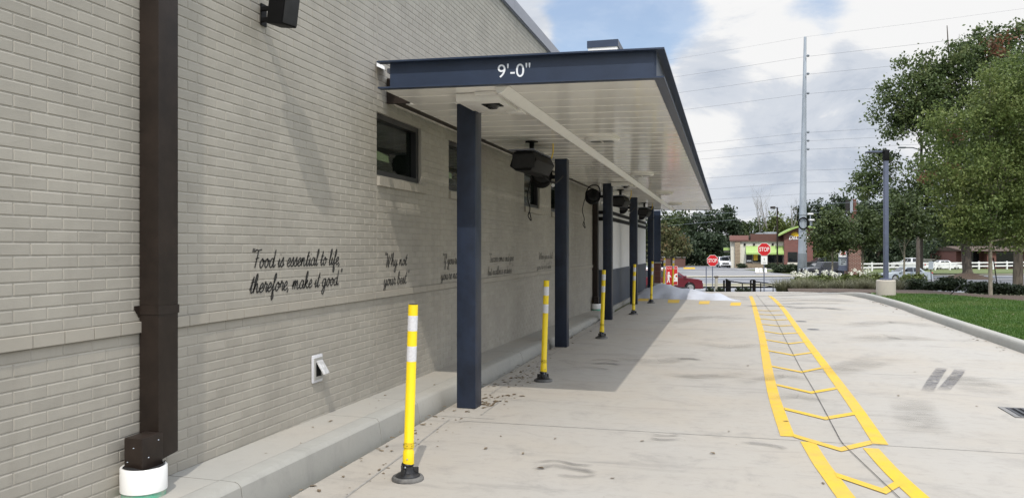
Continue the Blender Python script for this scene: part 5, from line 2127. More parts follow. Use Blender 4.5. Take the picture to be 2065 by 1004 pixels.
    # bare trees
    for i, (x, ty, D, sd, lab) in enumerate([(1545, 385, 158, 3, "bare leafless tree leaning above the restaurant roof"), (1530, 392, 164, 4, "thin bare tree left of the tallest bare one"), (1597, 396, 162, 6, "bare branched tree just left of the steel pole")]):
        px = D / F_PX
        zb = STREET
        base = atz(x, D, zb)
        H = CAM_H + (500 - ty) * px - zb
        t = thing("bare_tree", lab, "tree", base, TH, "bare leafless trees")
        rng = np.random.default_rng(sd)
        mb = MB()

        def br(p, d, L_, r, lev):
            q = Vector(p)
            pts, rr = [q.copy()], [r]
            dd = Vector(d).normalized()
            for s in range(4):
                dd = (dd + Vector(rng.normal(size=3)) * .10 + Vector((0, 0, .05))).normalized()
                q = q + dd * L_ / 4
                pts.append(q.copy())
                rr.append(r * (1 - .17 * (s + 1)))
            mb.tube(pts, rr, 5)
            if lev > 0:
                for s in range(3 if lev > 1 else 4):
                    i0 = int(rng.integers(1, 5))
                    a = rng.uniform(0, 6.28)
                    nd = (dd + Vector((math.cos(a), math.sin(a), .3)) * rng.uniform(.45, .8)).normalized()
                    br(pts[i0], nd, L_ * rng.uniform(.5, .68), rr[i0] * .6, lev - 1)
        br((0, 0, 0), (.03, 0, 1), H * .55, .17, 0)
        for _ in range(3):
            a = rng.uniform(0, 6.28)
            br((.03 * H * .5, 0, H * rng.uniform(.42, .54)), (math.cos(a) * .4, math.sin(a) * .4, 1), H * rng.uniform(.3, .42), .09, 3)
        mb.build("trunk", M.bark_bare, t, smooth=60)


build_trees()


def build_shrubs():
    # dark low bushes
    rng = np.random.default_rng(5)

    def bush_mesh(seed, R_, H, leaf, n, per, m_, cr):
        rg = np.random.default_rng(seed)
        blobs = [(0, 0, H * .5, R_ * .8, R_ * .8, H * .5)] + [(math.cos(a) * R_ * .45, math.sin(a) * R_ * .45, H * rg.uniform(.35, .55), R_ * .55, R_ * .55, H * .42) for a in rg.uniform(0, 6.28, 5)]
        cl, pts = crown_points(blobs, n, per, cr, rg, .6)
        pts[:, 2] = np.abs(pts[:, 2])
        v, f = leaf_cloud(pts, None, leaf, rg)
        return mesh_np("foliage", v, f, m_)

    def stems(R_, H, seed):
        rg = np.random.default_rng(seed)
        mb = MB()
        for _ in range(7):
            a = rg.uniform(0, 6.28)
            r_ = R_ * rg.uniform(.2, .7)
            limb_mb(mb, (0, 0, -.05), (math.cos(a) * r_, math.sin(a) * r_, H * rg.uniform(.5, .85)), .012, .004, rg, 4)
        return mb
    # dark bushes by the lawn
    fol = bush_mesh(1, .5, .5, .10, 120, 16, M.leaf_bush, .13)
    st_me = None
    spots = [(1850, 578, 30.5), (1868, 581, 30), (1885, 580, 30), (1902, 582, 29.5), (1918, 583, 29.5), (1800, 576, 32), (1828, 577, 31.5), (1972, 592, 27.5), (1986, 594, 27), (2014, 592, 27), (2035, 594, 26.5), (2056, 594, 26.5)]
    ctx = ["beside the leaning sign post", "right of the small grey sign", "before the oak mound", "under the oak trunk", "at the end of the dark hedge row", "beside the lamp's concrete base", "right of the lamp's concrete base", "left of the pale young trunk", "at the foot of the pale young trunk", "between the pale trunk and the dark trunk", "before the dark trunk", "at the far right border"]
    for i, (x, y, D) in enumerate(spots):
        p = at(x, y, D)
        zb = max(tz(p[0], p[1]), -.6) + .05
        t = thing("dark_bush", "low dark green bush " + ctx[i], "bush", (p[0], p[1], zb), rng.uniform(0, 6), "dark bushes in the mulch bed")
        link_mesh("foliage", fol, t)
        if st_me is None:
            o = stems(.5, .65, 3).build("stems", M.bark, t)
            st_me = o.data
        else:
            link_mesh("stems", st_me, t)
        s = rng.uniform(.7, 1.0)
        t.scale = (s, s, s * rng.uniform(.75, 1.0))
    # flowering shrubs
    fol2 = bush_mesh(2, .55, .85, .12, 110, 15, M.leaf_light, .15)
    rg = np.random.default_rng(8)
    fl_pts = []
    for _ in range(8):
        a = rg.uniform(0, 6.28)
        r_ = .5 * rg.random() ** .5
        c = np.array([math.cos(a) * r_, math.sin(a) * r_, .72 + .25 * rg.random()])
        fl_pts.append(c + rg.normal(size=(20, 3)) * .045)
    v, f = leaf_cloud(np.concatenate(fl_pts), None, .075, rg)
    flo = mesh_np("flowers", v, f, M.petal)
    st2 = None
    fspots = [(1616, 34), (1632, 34.5), (1648, 34), (1664, 34.5), (1680, 34), (1697, 34.5), (1716, 34), (1736, 34), (1756, 33.5), (1840, 33)]
    fl = ["at the end of the bed beside the steel pole", "in front of the dark car's bumper", "below the dark car's door", "under the first street tree", "left of the sign pillar", "before the sign panel", "before the brick pillar", "right of the brick pillar", "left of the lamp base", "before the silver car's tail"]
    for i, (x, D) in enumerate(fspots):
        p = atz(x, D, 0)
        fw = i in (0, 1, 3, 4, 7)
        t = thing("flowering_shrub" if fw else "green_shrub", ("white flowering shrub " if fw else "pale green shrub ") + fl[i], "shrub", (p[0], p[1], tz(p[0], p[1]) - .02), rng.uniform(0, 6), "shrubs behind the far drive edge")
        link_mesh("foliage", fol2, t)
        if fw:
            link_mesh("flowers", flo, t)
        if st2 is None:
            st2 = stems(.5, .8, 4).build("stems", M.bark, t).data
        else:
            link_mesh("stems", st2, t)
        s = rng.uniform(.75, 1.0)
        t.scale = (s, s, s)
    # ornamental grass clumps
    n = 190
    a = rng.uniform(0, 6.28, n)
    r0 = rng.uniform(0, .12, n)
    lean = rng.uniform(.1, .55, n)
    h = rng.uniform(.30, .62, n)
    v = np.empty((n, 6, 3))
    wv = .008
    ca, sa = np.cos(a), np.sin(a)
    for k, (t_, wd) in enumerate(((0, 1), (.55, .8), (1, .15))):
        rr = r0 + lean * t_ ** 1.8
        z = h * t_ * (1 - .2 * lean * t_)
        for j, sg in enumerate((-1, 1)):
            v[:, k * 2 + j, 0] = ca * rr - sa * sg * wv * wd
            v[:, k * 2 + j, 1] = sa * rr + ca * sg * wv * wd
            v[:, k * 2 + j, 2] = z
    base = np.arange(n)[:, None] * 6
    f = np.concatenate([base + np.array([[0, 1, 3, 2]]), base + np.array([[2, 3, 5, 4]])])
    gr = mesh_np("grass_clump", v.reshape(-1, 3), f, M.leaf_grassy)
    gs = [(1572, 33), (1584, 32.6), (1598, 32.8), (1611, 32), (1624, 32.5), (1637, 32), (1652, 32.5), (1668, 32), (1684, 32.2), (1700, 31.8), (1716, 32.2), (1732, 31.5), (1748, 31.5), (1760, 31.2), (1815, 30.5)]
    for i, (x, D) in enumerate(gs):
        p = atz(x, D, 0)
        o = link_mesh("grass_clump", gr)
        o.location = (p[0], p[1], tz(p[0], p[1]) - .03)
        o.rotation_euler = (0, 0, rng.uniform(0, 6))
        s = rng.uniform(.8, 1.15)
        o.scale = (s * 1.1, s * 1.1, s)
        tag(o, "feathery grass clump in the row edging the far drive", "grass clump", "feathery grass clumps edging the far drive")
    # low weeds past the drive
    fol3 = bush_mesh(6, .17, .20, .07, 22, 12, M.leaf_bush, .06)
    for i, (x, D, lab) in enumerate([(1432, 33, "tiny weed clump at the stop sign posts"), (1452, 33.5, "tiny weed clump at the wooden post"), (1491, 33.2, "tiny weed clump before the handrail"), (1506, 33.4, "tiny weed clump before the second handrail")]):
        p = atz(x, D, 0)
        o = link_mesh("weed_clump", fol3)
        o.location = (p[0], p[1], tz(p[0], p[1]) - .05)
        tag(o, lab, "weeds", "weed clumps past the drive")
    # bushes by the restaurant across the street
    fol4 = bush_mesh(9, 1.0, 1.0, .25, 110, 14, M.leaf_bush, .28)
    for x, y, D, s, lab in [(1495, 540, 134, .75, "small clipped bush beside the stone pier across the street"), (1552, 541, 133, .8, "clipped bush below the restaurant window"), (1566, 541, 132, .8, "clipped bush right of the restaurant door"), (1575, 550, 108, 1.05, "dark rounded hedge bush left in front of the tower"), (1589, 550, 107, 1.15, "dark rounded hedge bush at the middle of the tower hedge"), (1603, 550, 107, 1.1, "dark rounded hedge bush beside the steel pole foot")]:
        p = atz(x, D, STREET)
        t = thing("clipped_bush", lab, "bush", p, rng.uniform(0, 6), "bushes before the restaurant across the street")
        link_mesh("foliage", fol4, t)
        t.scale = (s * 1.1, s * 1.1, s)
    # lawn blades
    n = 80000
    rg = np.random.default_rng(77)
    yy = 12.0 + 16.5 * rg.random(n) ** .85
    x0 = 4.58
    x1 = np.clip(.36 * yy + .9, 5.5, 10.5)
    xx = x0 + (x1 - x0) * rg.random(n)
    # boundary of lawn at far side
    lim = np.where(xx < 6.6, 28.0, np.where(xx < 7.9, 27.9 - (xx - 6.6) * 2.2, 25.0 - (xx - 7.9) * .5))
    k = yy < lim
    xx, yy = xx[k], yy[k]
    n = len(xx)
    a = rg.uniform(0, 6.28, n)
    h = rg.uniform(.02, .06, n)
    w = .006
    ln = rg.uniform(0, .035, n)
    v = np.empty((n, 3, 3))
    v[:, 0] = np.stack([xx - np.sin(a) * w, yy + np.cos(a) * w, np.full(n, .122)], 1)
    v[:, 1] = np.stack([xx + np.sin(a) * w, yy - np.cos(a) * w, np.full(n, .122)], 1)
    v[:, 2] = np.stack([xx + np.cos(a) * ln, yy + np.sin(a) * ln, .122 + h], 1)
    o = link_mesh("grass", mesh_np("grass", v.reshape(-1, 3), np.arange(n * 3).reshape(-1, 3), M.grass))
    tag(o, "short green lawn grass behind the kerb", "grass", kind='stuff')
    # pale leaves on lawn
    mb = MB()
    for _ in range(60):
        x, y = rg.uniform(5, 9), rg.uniform(16, 25)
        s = rg.uniform(.015, .035)
        a_ = rg.uniform(0, 6.28)
        c, sn = math.cos(a_) * s, math.sin(a_) * s
        mb.quad((x - c, y - sn, .17), (x + sn * .5, y - c * .5, .185), (x + c, y + sn, .175), (x - sn * .5, y + c * .5, .185))
    o = mb.build("fallen_leaves", M.dead_leaf, origin=(0, 0, 0))
    tag(o, "few pale fallen leaves on the lawn", "leaves", kind='stuff')


build_shrubs()


# ------------------------------------------------------------------ poles, wires, signs, rails
def build_poles():
    D = 105.0
    b0 = Vector(atz(1617.5, D, STREET))
    b1 = Vector(at(1623.7, 75, D))
    t = thing("transmission_pole", "tall tapering galvanised steel power pole beside the arched tower", "pole", b0)
    ax = b1 - b0
    mb = MB()
    pts = [Vector((0, 0, -.3)) + ax * 0, ax * .25, ax * .5, ax * .75, ax]
    r0, r1 = .56, .17
    mb.tube([ax * 0.085, ax * .25, ax * .5, ax * .75, ax], [r0 * .97, r0 - .1, r0 - .2, r0 - .3, r1], 12)
    mb.build("shaft", M.galv, t, smooth=30)
    mb = MB()
    mb.tube([Vector((0, 0, -.4)), ax * .0855], [r0 * 1.06, r0 * 1.03], 12)
    mb.build("base_sleeve", M.galv_dark, t, smooth=30)
    mb = MB()
    for f in (.22, .245, .37, .42):
        mb.tube([ax * f, ax * (f + .004)], [r0 - .1 + (.22 - f) * .8 + .05] * 2, 12)
    mb.build("joint_collar", M.galv_dark, t, smooth=30)
    heights = [75, 115, 151, 190, 268, 285, 302, 344, 368, 391, 414, 430]
    for y in heights[1:7]:
        mb = MB()
        p = Vector(at(1624, y, D)) - b0
        mb.lathe([(.12, -.15), (.2, 0), (.12, .15)], (p.x + .3 * CT, p.y - .5, p.z), 8)
        mb.build("insulator", M.galv_dark, t, smooth=40)
    # wires
    ords = ["topmost", "second", "third", "fourth", "fifth", "sixth", "seventh", "eighth", "ninth", "tenth", "eleventh", "lowest"]
    for i, y in enumerate(heights):
        p = Vector(at(1624, y, D))
        A = Vector(at(1340, 500, 116.5))
        A.z = p.z
        dirv = Vector((p.x - A.x, p.y - A.y, 0)).normalized()
        if i >= 10:
            A = Vector(at(1310, 447 if i == 10 else 455, 150))
            A.z = at(1310, 447 if i == 10 else 462, 150)[2]
            dirv = Vector((p.x - A.x, p.y - A.y, 0)).normalized()
        mb = MB()
        L1, L2 = 70, 80
        pts = []
        for k in range(13):
            s = -1 + k / 6
            dist = s * (L1 if s < 0 else L2)
            sag = (1 - (2 * abs(s) - 1) ** 2) * (.55 if i < 10 else .3)
            q = p + dirv * dist
            q.z = p.z - sag
            if i >= 10 and s < 0:
                q.z = p.z + (A.z - p.z) * abs(s) * 1.05
            pts.append(q)
        mb.tube(pts, .014 if i != 0 else .009, 5)
        o = mb.build("power_line", M.wire if i < 10 else M.galv, smooth=60)
        tag(o, ords[i] + " power line counted down the tall steel pole", "wire", "power lines on the steel pole")
    # cable coil
    c = Vector(at(1619, 451, D)) - Vector((0, .62, 0))
    mb = MB()
    for rr in (1.0, 1.08):
        ring = []
        for k in range(25):
            a = 2 * math.pi * k / 24
            q = c + Vector((CT, ST, 0)) * (.60 * rr * math.cos(a)) + Vector((0, 0, 1)) * (.72 * rr * math.sin(a))
            ring.append(q)
        mb.tube(ring, .075, 8, cap=False)
    o = mb.build("cable_coil", M.black, smooth=60)
    tag(o, "black cable loop hung on the tall steel pole", "cable coil")

    # slate lamp post on concrete base
    p = gp(1786.5, 597, .1)
    t = thing("lamp_post", "slate blue lamp post on a round concrete base by the lawn", "lamp post", (p[0], p[1], .1), TH)
    D = dfwd(p[0], p[1])
    px = D / F_PX
    mb = MB()
    r_ = 18.3 * px
    mb.lathe([(r_, -.3), (r_, 31 * px), (r_ - .02, 32.5 * px), (.05, 32.6 * px)], n=36)
    mb.build("concrete_base", M.far_conc, t, smooth=35)
    mb = MB()
    hw = 4.0 * px
    topz = (597 - 305) * px
    mb.bbox(-hw, hw, -hw, hw, 32.6 * px, topz, .01)
    mb.build("shaft", M.pole_blue, t, smooth=40)
    mb = MB()
    mb.bbox(-hw * 2.2, hw * 2.2, -hw * 2.2, hw * 2.2, 32.6 * px, 36 * px, .01)
    mb.build("base_cover", M.pole_blue, t, smooth=40)
    mb = MB()
    mb.bbox(-hw * 1.25, hw * 1.25, -hw * 1.25, hw * 1.25, topz - .30, topz + .04, .01)
    mb.bbox(-13 * px, -hw, -.03, .03, topz - .06, topz - .0, .008)
    mb.bbox(hw, 8 * px, -.025, .025, topz + .0, topz + .03, .006)
    mb.build("bracket", M.black, t, smooth=40)
    mb = MB()
    mb.bbox(-38 * px, -12 * px, -.16, .16, topz - .055, topz - .005, .015)
    mb.build("lamp_head", M.pole_blue, t, smooth=40)
    # far lot lamp
    D = 124.0
    p = atz(1567.5, D, STREET)
    px = D / F_PX
    t = thing("lamp_post", "dark far lamp post in front of the restaurant across the street", "lamp post", p, TH)
    H = CAM_H + (500 - 418) * px - STREET
    mb = MB()
    mb.bbox(-.1, .1, -.1, .1, 0, H, .02)
    mb.build("shaft", M.bronze, t)
    mb = MB()
    mb.bbox(-.9, -.1, -.06, .06, H - .12, H - .02, .01)
    mb.bbox(-1.05, -.35, -.25, .25, H - .25, H + .12, .06)
    mb.build("lamp_head", M.bronze, t, smooth=40)
    # lot lamps with white heads
    for (x, ys, hx, lab) in [(1634, 432, [(-1.5, 0.3), (4.5, .6)], "parking lamp with white heads right of the steel pole, taller"), (1637, 444, [(0, 0), (13, 1.2)], "parking lamp with white heads right of the steel pole, shorter")]:
        D = 150.0
        px = D / F_PX
        p = atz(x, D, STREET)
        H = CAM_H + (500 - ys) * px - STREET
        t = thing("parking_lamp", lab, "lamp post", p, TH, "white headed parking lamps")
        mb = MB()
        mb.tube([(0, 0, 0), (0, 0, H)], .09, 8)
        mb.build("shaft", M.galv, t, smooth=40)
        mb = MB()
        mb.bbox(-.5, .5, -.3, .3, H - .1, H + .18, .05)
        mb.build("lamp_head", M.white_sign, t, smooth=40)
    # wood and steel pair of poles behind the street trees
    for x, D, m_, w, ty, lab in [(1858, 90, M.bark, .16, 275, "grey street pole behind the silver car"), (1851, 79, M.bark, .18, 470, "dark short pole beside the grey street pole")]:
        p = atz(x, D, STREET)
        H = CAM_H + (500 - ty) * D / F_PX - STREET
        t = thing("street_pole", lab, "pole", p, TH)
        mb = MB()
        mb.tube([(0, 0, -.2), (0, 0, H)], [w * 1.2, w * .8], 10)
        mb.build("shaft", m_, t, smooth=40)
        if ty < 300:
            mb = MB()
            mb.tube([(0, 0, H - 1.6), (-1.0, 0, H - 1.3), (-1.9, 0, H - 1.3)], .06, 6)
            mb.bbox(-2.6, -1.8, -.16, .16, H - 1.38, H - 1.22, .03)
            mb.build("lamp_arm", M.galv, t, smooth=40)
    # stop signs
    def stop(x, y, D, zb, posts, lab, placard=False):
        c = at(x, y, D)
        t = thing("stop_sign", lab, "stop sign", (c[0], c[1], zb), TH, "red stop signs beyond the drive")
        z = c[2] - zb
        r_ = .381 / math.cos(math.pi / 8)
        def octo(k):
            return [(k * r_ * math.cos(math.pi / 8 + i * math.pi / 4), z + k * r_ * math.sin(math.pi / 8 + i * math.pi / 4)) for i in range(8)]
        mb = MB()
        mb.prism(octo(1.0), 'y', -.012, -.004)
        mb.build("border_plate", M.white_sign, t)
        mb = MB()
        mb.prism(octo(.945), 'y', -.016, -.0125)
        mb.build("red_face", M.red_sign, t)
        text_mesh("lettering", "STOP", .345, M.white_sign, basis((0, -.018, z - .005), (1, 0, 0), (0, 0, 1)) @ Matrix.Diagonal((.72, 1.0, 1, 1)), t, .001, bold=.003)
        for pxo in posts:
            mb = MB()
            mb.bbox(pxo - .028, pxo + .028, -.003, .035, -.2, z + (.3 if pxo == 0 else -.42), .006)
            mb.build("post", M.pole_blue, t)
        if placard:
            mb = MB()
            mb.bbox(-.19, .19, -.012, -.003, z - .88, z - .40, .008)
            mb.build("placard", M.white_sign, t)
            mb = MB()
            mb.box(-.12, .12, -.0145, -.0125, z - .80, z - .79)
            mb.box(-.10, .10, -.0145, -.0125, z - .76, z - .75)
            mb.box(-.008, .008, -.0145, -.0125, z - .68, z - .55)
            mb.prism([(-.035, z - .57), (.035, z - .57), (0, z - .51)], 'y', -.0145, -.0125)
            mb.build("placard_print", M.black, t)
        return t
    D1 = 54.0
    stop(1437, 525.5, D1, STREET + .05, [0, -.43], "red stop sign on two slim posts, lower one left", False)
    stop(1541, 503, 47.0, -1.25, [0], "red stop sign with a white placard below on one post", True)
    # small grey sign back by the street
    D = 60
    p = atz(1878, D, tz(*atz(1878, D, 0)[:2]))
    t = thing("street_sign", "back of a small grey sign on a leaning thin post", "sign", p, TH)
    zc = CAM_H - 35 * D / F_PX - p[2]
    mb = MB()
    mb.tube([(0.05, 0, -.1), (-.06, 0, zc + .28)], .03, 6)
    mb.build("post", M.black, t)
    mb = MB()
    mx = Matrix.Translation((-.04, -.03, zc)) @ Matrix.Rotation(R(3), 4, 'Y')
    mb.bbox(-.18, .18, -.004, .004, -.30, .30, .003, mx)
    mb.build("plate", M.galv, t)
    # stake poles and guys beside the young tree
    for (x0, y0), (x1, y1), lab in [((1912, 598), (1937, 575), "black leaning stake left of the pale young tree"), ((2011, 575), (2003, 520), "black leaning stake right of the pale young tree")]:
        a = Vector(gp(x0, y0, .05)) if y0 > 590 else Vector(at(x0, y0, 27))
        b_ = Vector(at(x1, y1, dfwd(a.x, a.y) + .2))
        mb = MB()
        mb.tube([a, b_], .018, 6)
        o = mb.build("tree_stake", M.black, smooth=60)
        tag(o, lab, "stake", "black tree stakes")
    # yellow guy strap of the street tree
    # wooden / concrete post
    D = 40
    p = atz(1444.5, D, tz(*atz(1444.5, D, 0)[:2]))
    t = thing("gate_post", "pale weathered square post with dark cap by the stop sign", "post", p, TH)
    zt = CAM_H - 60 * D / F_PX - p[2]
    mb = MB()
    mb.bbox(-.065, .065, -.065, .065, -.2, zt, .01)
    mb.build("shaft", M.wood_grey, t)
    mb = MB()
    mb.bbox(-.09, .09, -.09, .09, zt, zt + .09, .012)
    mb.build("cap", M.bark, t)

    # handrails of the footpath
    def rail(name, segs, lab, D0):
        pass
    D = 36.0
    px = D / F_PX
    def P3(x, y, dd=0.0):
        return Vector(at(x, y, D + dd))
    t = thing("handrail", "black sloping handrail with end panel by the weathered post", "handrail", P3(1500, 600))
    o0 = Vector(t.location)
    mb = MB()
    mb.tube([P3(1473, 567) - o0, P3(1497, 571, .5) - o0, P3(1519, 572, 1) - o0], .028, 6)
    for x, y, dd in ((1473, 567, 0), (1497, 571, .5), (1518, 572, 1)):
        mb.tube([P3(x, y, dd) - o0, P3(x, y, dd) - o0 - Vector((0, 0, 1.3))], .028, 6)
    mb.build("rail", M.black, t, smooth=40)
    mb = MB()
    for k in range(6):
        x = 1464 + k * 1.6
        mb.tube([P3(x, 563 + k * .6, k * .5) - o0, P3(x, 596, k * .5) - o0], .022, 5)
    mb.tube([P3(1464, 563, 0) - o0, P3(1473, 567, 2.5) - o0], .025, 6)
    mb.tube([P3(1460, 565) - o0, P3(1460, 596) - o0], .05, 6)
    mb.build("end_panel", M.black, t, smooth=40)
    t = thing("handrail", "black sloping handrail behind the second stop sign post", "handrail", P3(1550, 600))
    o0 = Vector(t.location)
    mb = MB()
    mb.tube([P3(1524, 568) - o0, P3(1545, 571, .6) - o0, P3(1577, 576.5, 1.6) - o0], .028, 6)
    mb.tube([P3(1516, 573) - o0, P3(1545, 575, .6) - o0, P3(1572, 580, 1.6) - o0], .022, 6)
    for x, y, dd in ((1534, 570, .3), (1559, 573, 1.0), (1569, 576, 1.3)):
        mb.tube([P3(x, y, dd) - o0, P3(x, y, dd) - o0 - Vector((0, 0, 1.3))], .025, 6)
    mb.build("rail", M.black, t, smooth=40)
    mb = MB()
    mb.tube([P3(1514, 565) - o0, P3(1514, 598) - o0], .045, 6)
    for k in range(4):
        mb.tube([P3(1519 + k * 1.3, 564 + k * .4, k * .4) - o0, P3(1519 + k * 1.3, 598, k * .4) - o0], .03, 5)
    mb.tube([P3(1514, 565) - o0, P3(1522, 564.5) - o0], .03, 6)
    mb.build("end_panel", M.black, t, smooth=40)


build_poles()


# ------------------------------------------------------------------ restaurant across the street, signs, fence, houses
def build_far():
    D = 135.0
    px = D / F_PX
    o = atz(1530, D, STREET)
    t = thing("taco_restaurant", "low restaurant with cream front, lime awning and brick tower with arched roof", "building", o, TH - R(15))

    def U(x):
        return (x - 1530) * px * (1.0 - (x - 1530) * 0.00016)

    def Z(y):
        return CAM_H + (500 - y) * px - STREET
    zb = -.1
    mb = MB()
    mb.box(U(1494), U(1578), 0, 12, zb, Z(487))
    mb.box(U(1476), U(1494), .3, 12, zb, Z(487))
    mb.build("front_wall", M.dt_cream, t)
    mb = MB()
    mb.box(U(1484), U(1494), -.25, .298, zb, Z(487.5))
    mb.box(U(1505), U(1577), -.12, -.002, zb, Z(530))
    mb.build("stone_facing", M.dt_stone, t)
    mb = MB()
    mb.box(U(1475), U(1578), -.35, 12, Z(487), Z(484))
    mb.build("cornice", M.dt_brown, t)
    mb = MB()
    mb.box(U(1474), U(1511), 1.5, 8, Z(484), Z(474.5))
    mb.build("rear_parapet", M.dt_pink, t)
    mb = MB()
    mb.box(U(1515), U(1580), 1.2, 9, Z(484), Z(471.5))
    mb.build("brown_parapet", M.dt_brown, t)
    mb = MB()
    mb.box(U(1527), U(1541), 3, 5, Z(472), Z(468.8))
    mb.box(U(1542), U(1569), 3, 6, Z(472), Z(467.2))
    mb.build("roof_unit", M.galv, t)
    # awning
    mb = MB()
    mb.prism([(-.1, Z(496)), (-1.3, Z(510)), (-1.3, Z(513.2)), (-.1, Z(513.2))], 'x', U(1505), U(1577.5))
    mb.build("awning", M.dt_green, t)
    mb = MB()
    mb.prism([(U(1483), Z(496)), (U(1476), Z(509)), (U(1476), Z(511)), (U(1484), Z(511))], 'y', .5, 5)
    mb.box(U(1462), U(1474), 1, 6, Z(505), Z(499.5))
    mb.build("side_awning", M.dt_green, t)
    mb = MB()
    mb.box(U(1463), U(1473), 1.2, 5.8, Z(505.5) - .25, Z(505))
    mb.build("side_awning_soffit", M.roof_grey, t)
    # windows and door
    for x0, x1, y0, y1 in [(1518.5, 1534.5, 513, 528.5), (1535.5, 1546, 513, 529), (1547.5, 1561, 513, 529.5), (1561.6, 1576, 513, 529.5)]:
        mb = MB()
        mb.box(U(x0), U(x1), -.10, -.01, Z(y1), Z(y0))
        w_ = mb.build("window", M.frame, t)
        mb = MB()
        mb.box(U(x0) + .1, U(x1) - .1, -.125, -.104, Z(y1) + .1, Z(y0) - .1)
        mb.build("pane", M.car_glass, w_)
    mb = MB()
    mb.box(U(1506), U(1517.2), -.10, -.01, zb, Z(513))
    d_ = mb.build("door", M.frame, t)
    mb = MB()
    mb.box(U(1507), U(1516), -.14, -.104, Z(527.5), Z(524.5))
    mb.build("notice", M.white_sign, d_)
    mb = MB()
    mb.box(U(1520), U(1528), -.15, -.128, Z(525), Z(512.5))
    mb.build("poster", M.sun_yellow, t)
    for x in (1503, 1521, 1539, 1557):
        mb = MB()
        mb.bbox(U(x) - .16, U(x) + .16, -.25, 0, Z(495), Z(491), .02)
        mb.build("wall_lamp", M.black, t)
    # side windows on left wall
    for k in range(3):
        mb = MB()
        mb.box(U(1476) - .04, U(1476), 1.5 + k * 3, 3.6 + k * 3, Z(533), Z(512))
        mb.build("side_window", M.car_glass, t)
    # tower
    mb = MB()
    arc = [(U(1578), zb), (U(1633), zb)]
    top = [(1633, 463.0), (1626, 460.0), (1616, 458.8), (1606, 459.5), (1596, 462.5), (1587, 467), (1578, 472.5)]
    poly = arc + [(U(x), Z(y)) for x, y in top]
    mb.prism(poly, 'y', -1.2, 4.0)
    mb.build("brick_tower", M.dt_brick, t)
    mb = MB()
    up = [(1641, 462), (1631, 458.2), (1616, 455.8), (1604, 456.8), (1592, 460.5), (1580, 466.5), (1567, 474)]
    lo = [(1567, 477), (1581, 470), (1593, 464.0), (1605, 460.0), (1616, 459.0), (1631, 461.2), (1640, 464.5)]
    n = len(up)
    vs = []
    for yy in (-2.2, 4.6):
        vs += [(U(x), yy, Z(y) + .02) for x, y in up] + [(U(x), yy, Z(y) + .02) for x, y in lo[::-1]]
    k = 2 * n
    fs = []
    for i in range(n - 1):
        fs.append((i, i + 1, n + i + 1, n + i))
        fs.append((k + i, k + n + i, k + n + i + 1, k + i + 1))
        fs.append((i, k + i, k + i + 1, i + 1))
        fs.append((n + i, n + i + 1, k + n + i + 1, k + n + i))
    fs += [(0, n, k + n, k), (n - 1, k + n - 1, k + 2 * n - 1, 2 * n - 1)]
    mb.add(vs, fs)
    mb.build("arched_roof", M.dt_green, t)
    mb = MB()
    mb.box(U(1585), U(1603.5), -1.28, -1.19, Z(528.5), Z(508))
    w_ = mb.build("window", M.frame, t)
    mb = MB()
    mb.box(U(1586.4), U(1602), -1.31, -1.285, Z(527.5), Z(509.3))
    mb.build("pane", M.car_glass, w_)
    mb = MB()
    mb.box(U(1584.5), U(1604), -1.36, -1.19, Z(534), Z(528.7))
    mb.build("window_ledge", M.dt_cream, t)
    # logo: sun over hill and slanted letters
    mb = MB()
    cx, cz = U(1599), Z(475.4)
    sun_pts = []
    for i in range(19):
        a = math.pi * i / 18
        r_ = (.78 if i % 2 else .46)
        sun_pts.append((cx + r_ * math.cos(a), cz + r_ * math.sin(a) * .9))
    mb.prism(sun_pts, 'y', -1.27, -1.21)
    mb.prism([(cx - .45, cz - .12), (cx + .6, cz + .22), (cx + 1.0, cz + .10), (cx + 1.9, cz - .2), (cx + .4, cz - .14)], 'y', -1.29, -1.21)
    mb.build("sun_logo", M.sun_yellow, t)
    text_mesh("logo_lettering", "DEL TACO", .86, M.white_sign, basis((U(1586.5), -1.25, Z(480.6)), (1, 0, .05), (0, 0, 1)), t, .03, align='LEFT', shear=.25, bold=.02)

    # house number style mark on cream wall is too small to read

    # white low banner
    D2 = 106
    p = atz(1537, D2, STREET)
    t2 = thing("yard_banner", "low white banner boards leaning by the lot kerb", "banner", p, TH)
    pxx = D2 / F_PX
    mb = MB()
    for u, w in ((-10, 7), (-2, 6), (7, 5)):
        mx = Matrix.Translation((u * pxx, 0, .1)) @ Matrix.Rotation(R(-18), 4, 'X')
        mb.bbox(-w * pxx * .5, w * pxx * .5, -.02, .02, 0, .65, .01, mx)
    mb.build("board", M.white_sign, t2)
    mb = MB()
    mb.box(-14 * pxx, 13 * pxx, -.3, .3, 0, .12)
    mb.build("base", M.far_conc, t2)

    # low brown wall far left
    D3 = 140
    p = atz(1355, D3, STREET)
    mb = MB()
    pxx = D3 / F_PX
    t3 = thing("brown_building", "low plain brown brick building behind the maple", "building", p, TH)
    mb.box(-26 * pxx, 27 * pxx, 0, 5, -.1, (538 - 519) * pxx)
    mb.build("wall", M.dt_brown, t3)
    mb = MB()
    mb.box(-26.5 * pxx, 27.5 * pxx, -.15, 5.1, (538 - 519) * pxx, (538 - 517.5) * pxx)
    mb.build("roof", M.roof_grey, t3)
    mb = MB()
    mb.box(-26 * pxx, -15 * pxx, -.04, -.002, .0, 13 * pxx)
    mb.build("garage_opening", M.black, t3)
    # parking block
    p = atz(1390, 128, STREET)
    mb = MB()
    mb.bbox(p[0] - .9, p[0] + .9, p[1] - .15, p[1] + .15, STREET, STREET + .25, .03)
    o_ = mb.build("parking_block", M.sun_yellow)
    tag(o_, "pale yellow concrete parking block in the far lot", "parking block")

    # brick house on the right
    D4 = 130
    pxx = D4 / F_PX
    p = atz(1990, D4, STREET)
    t4 = thing("brick_house", "red brick house with pillars half hidden behind the oak trunk", "house", p, TH)
    mb = MB()
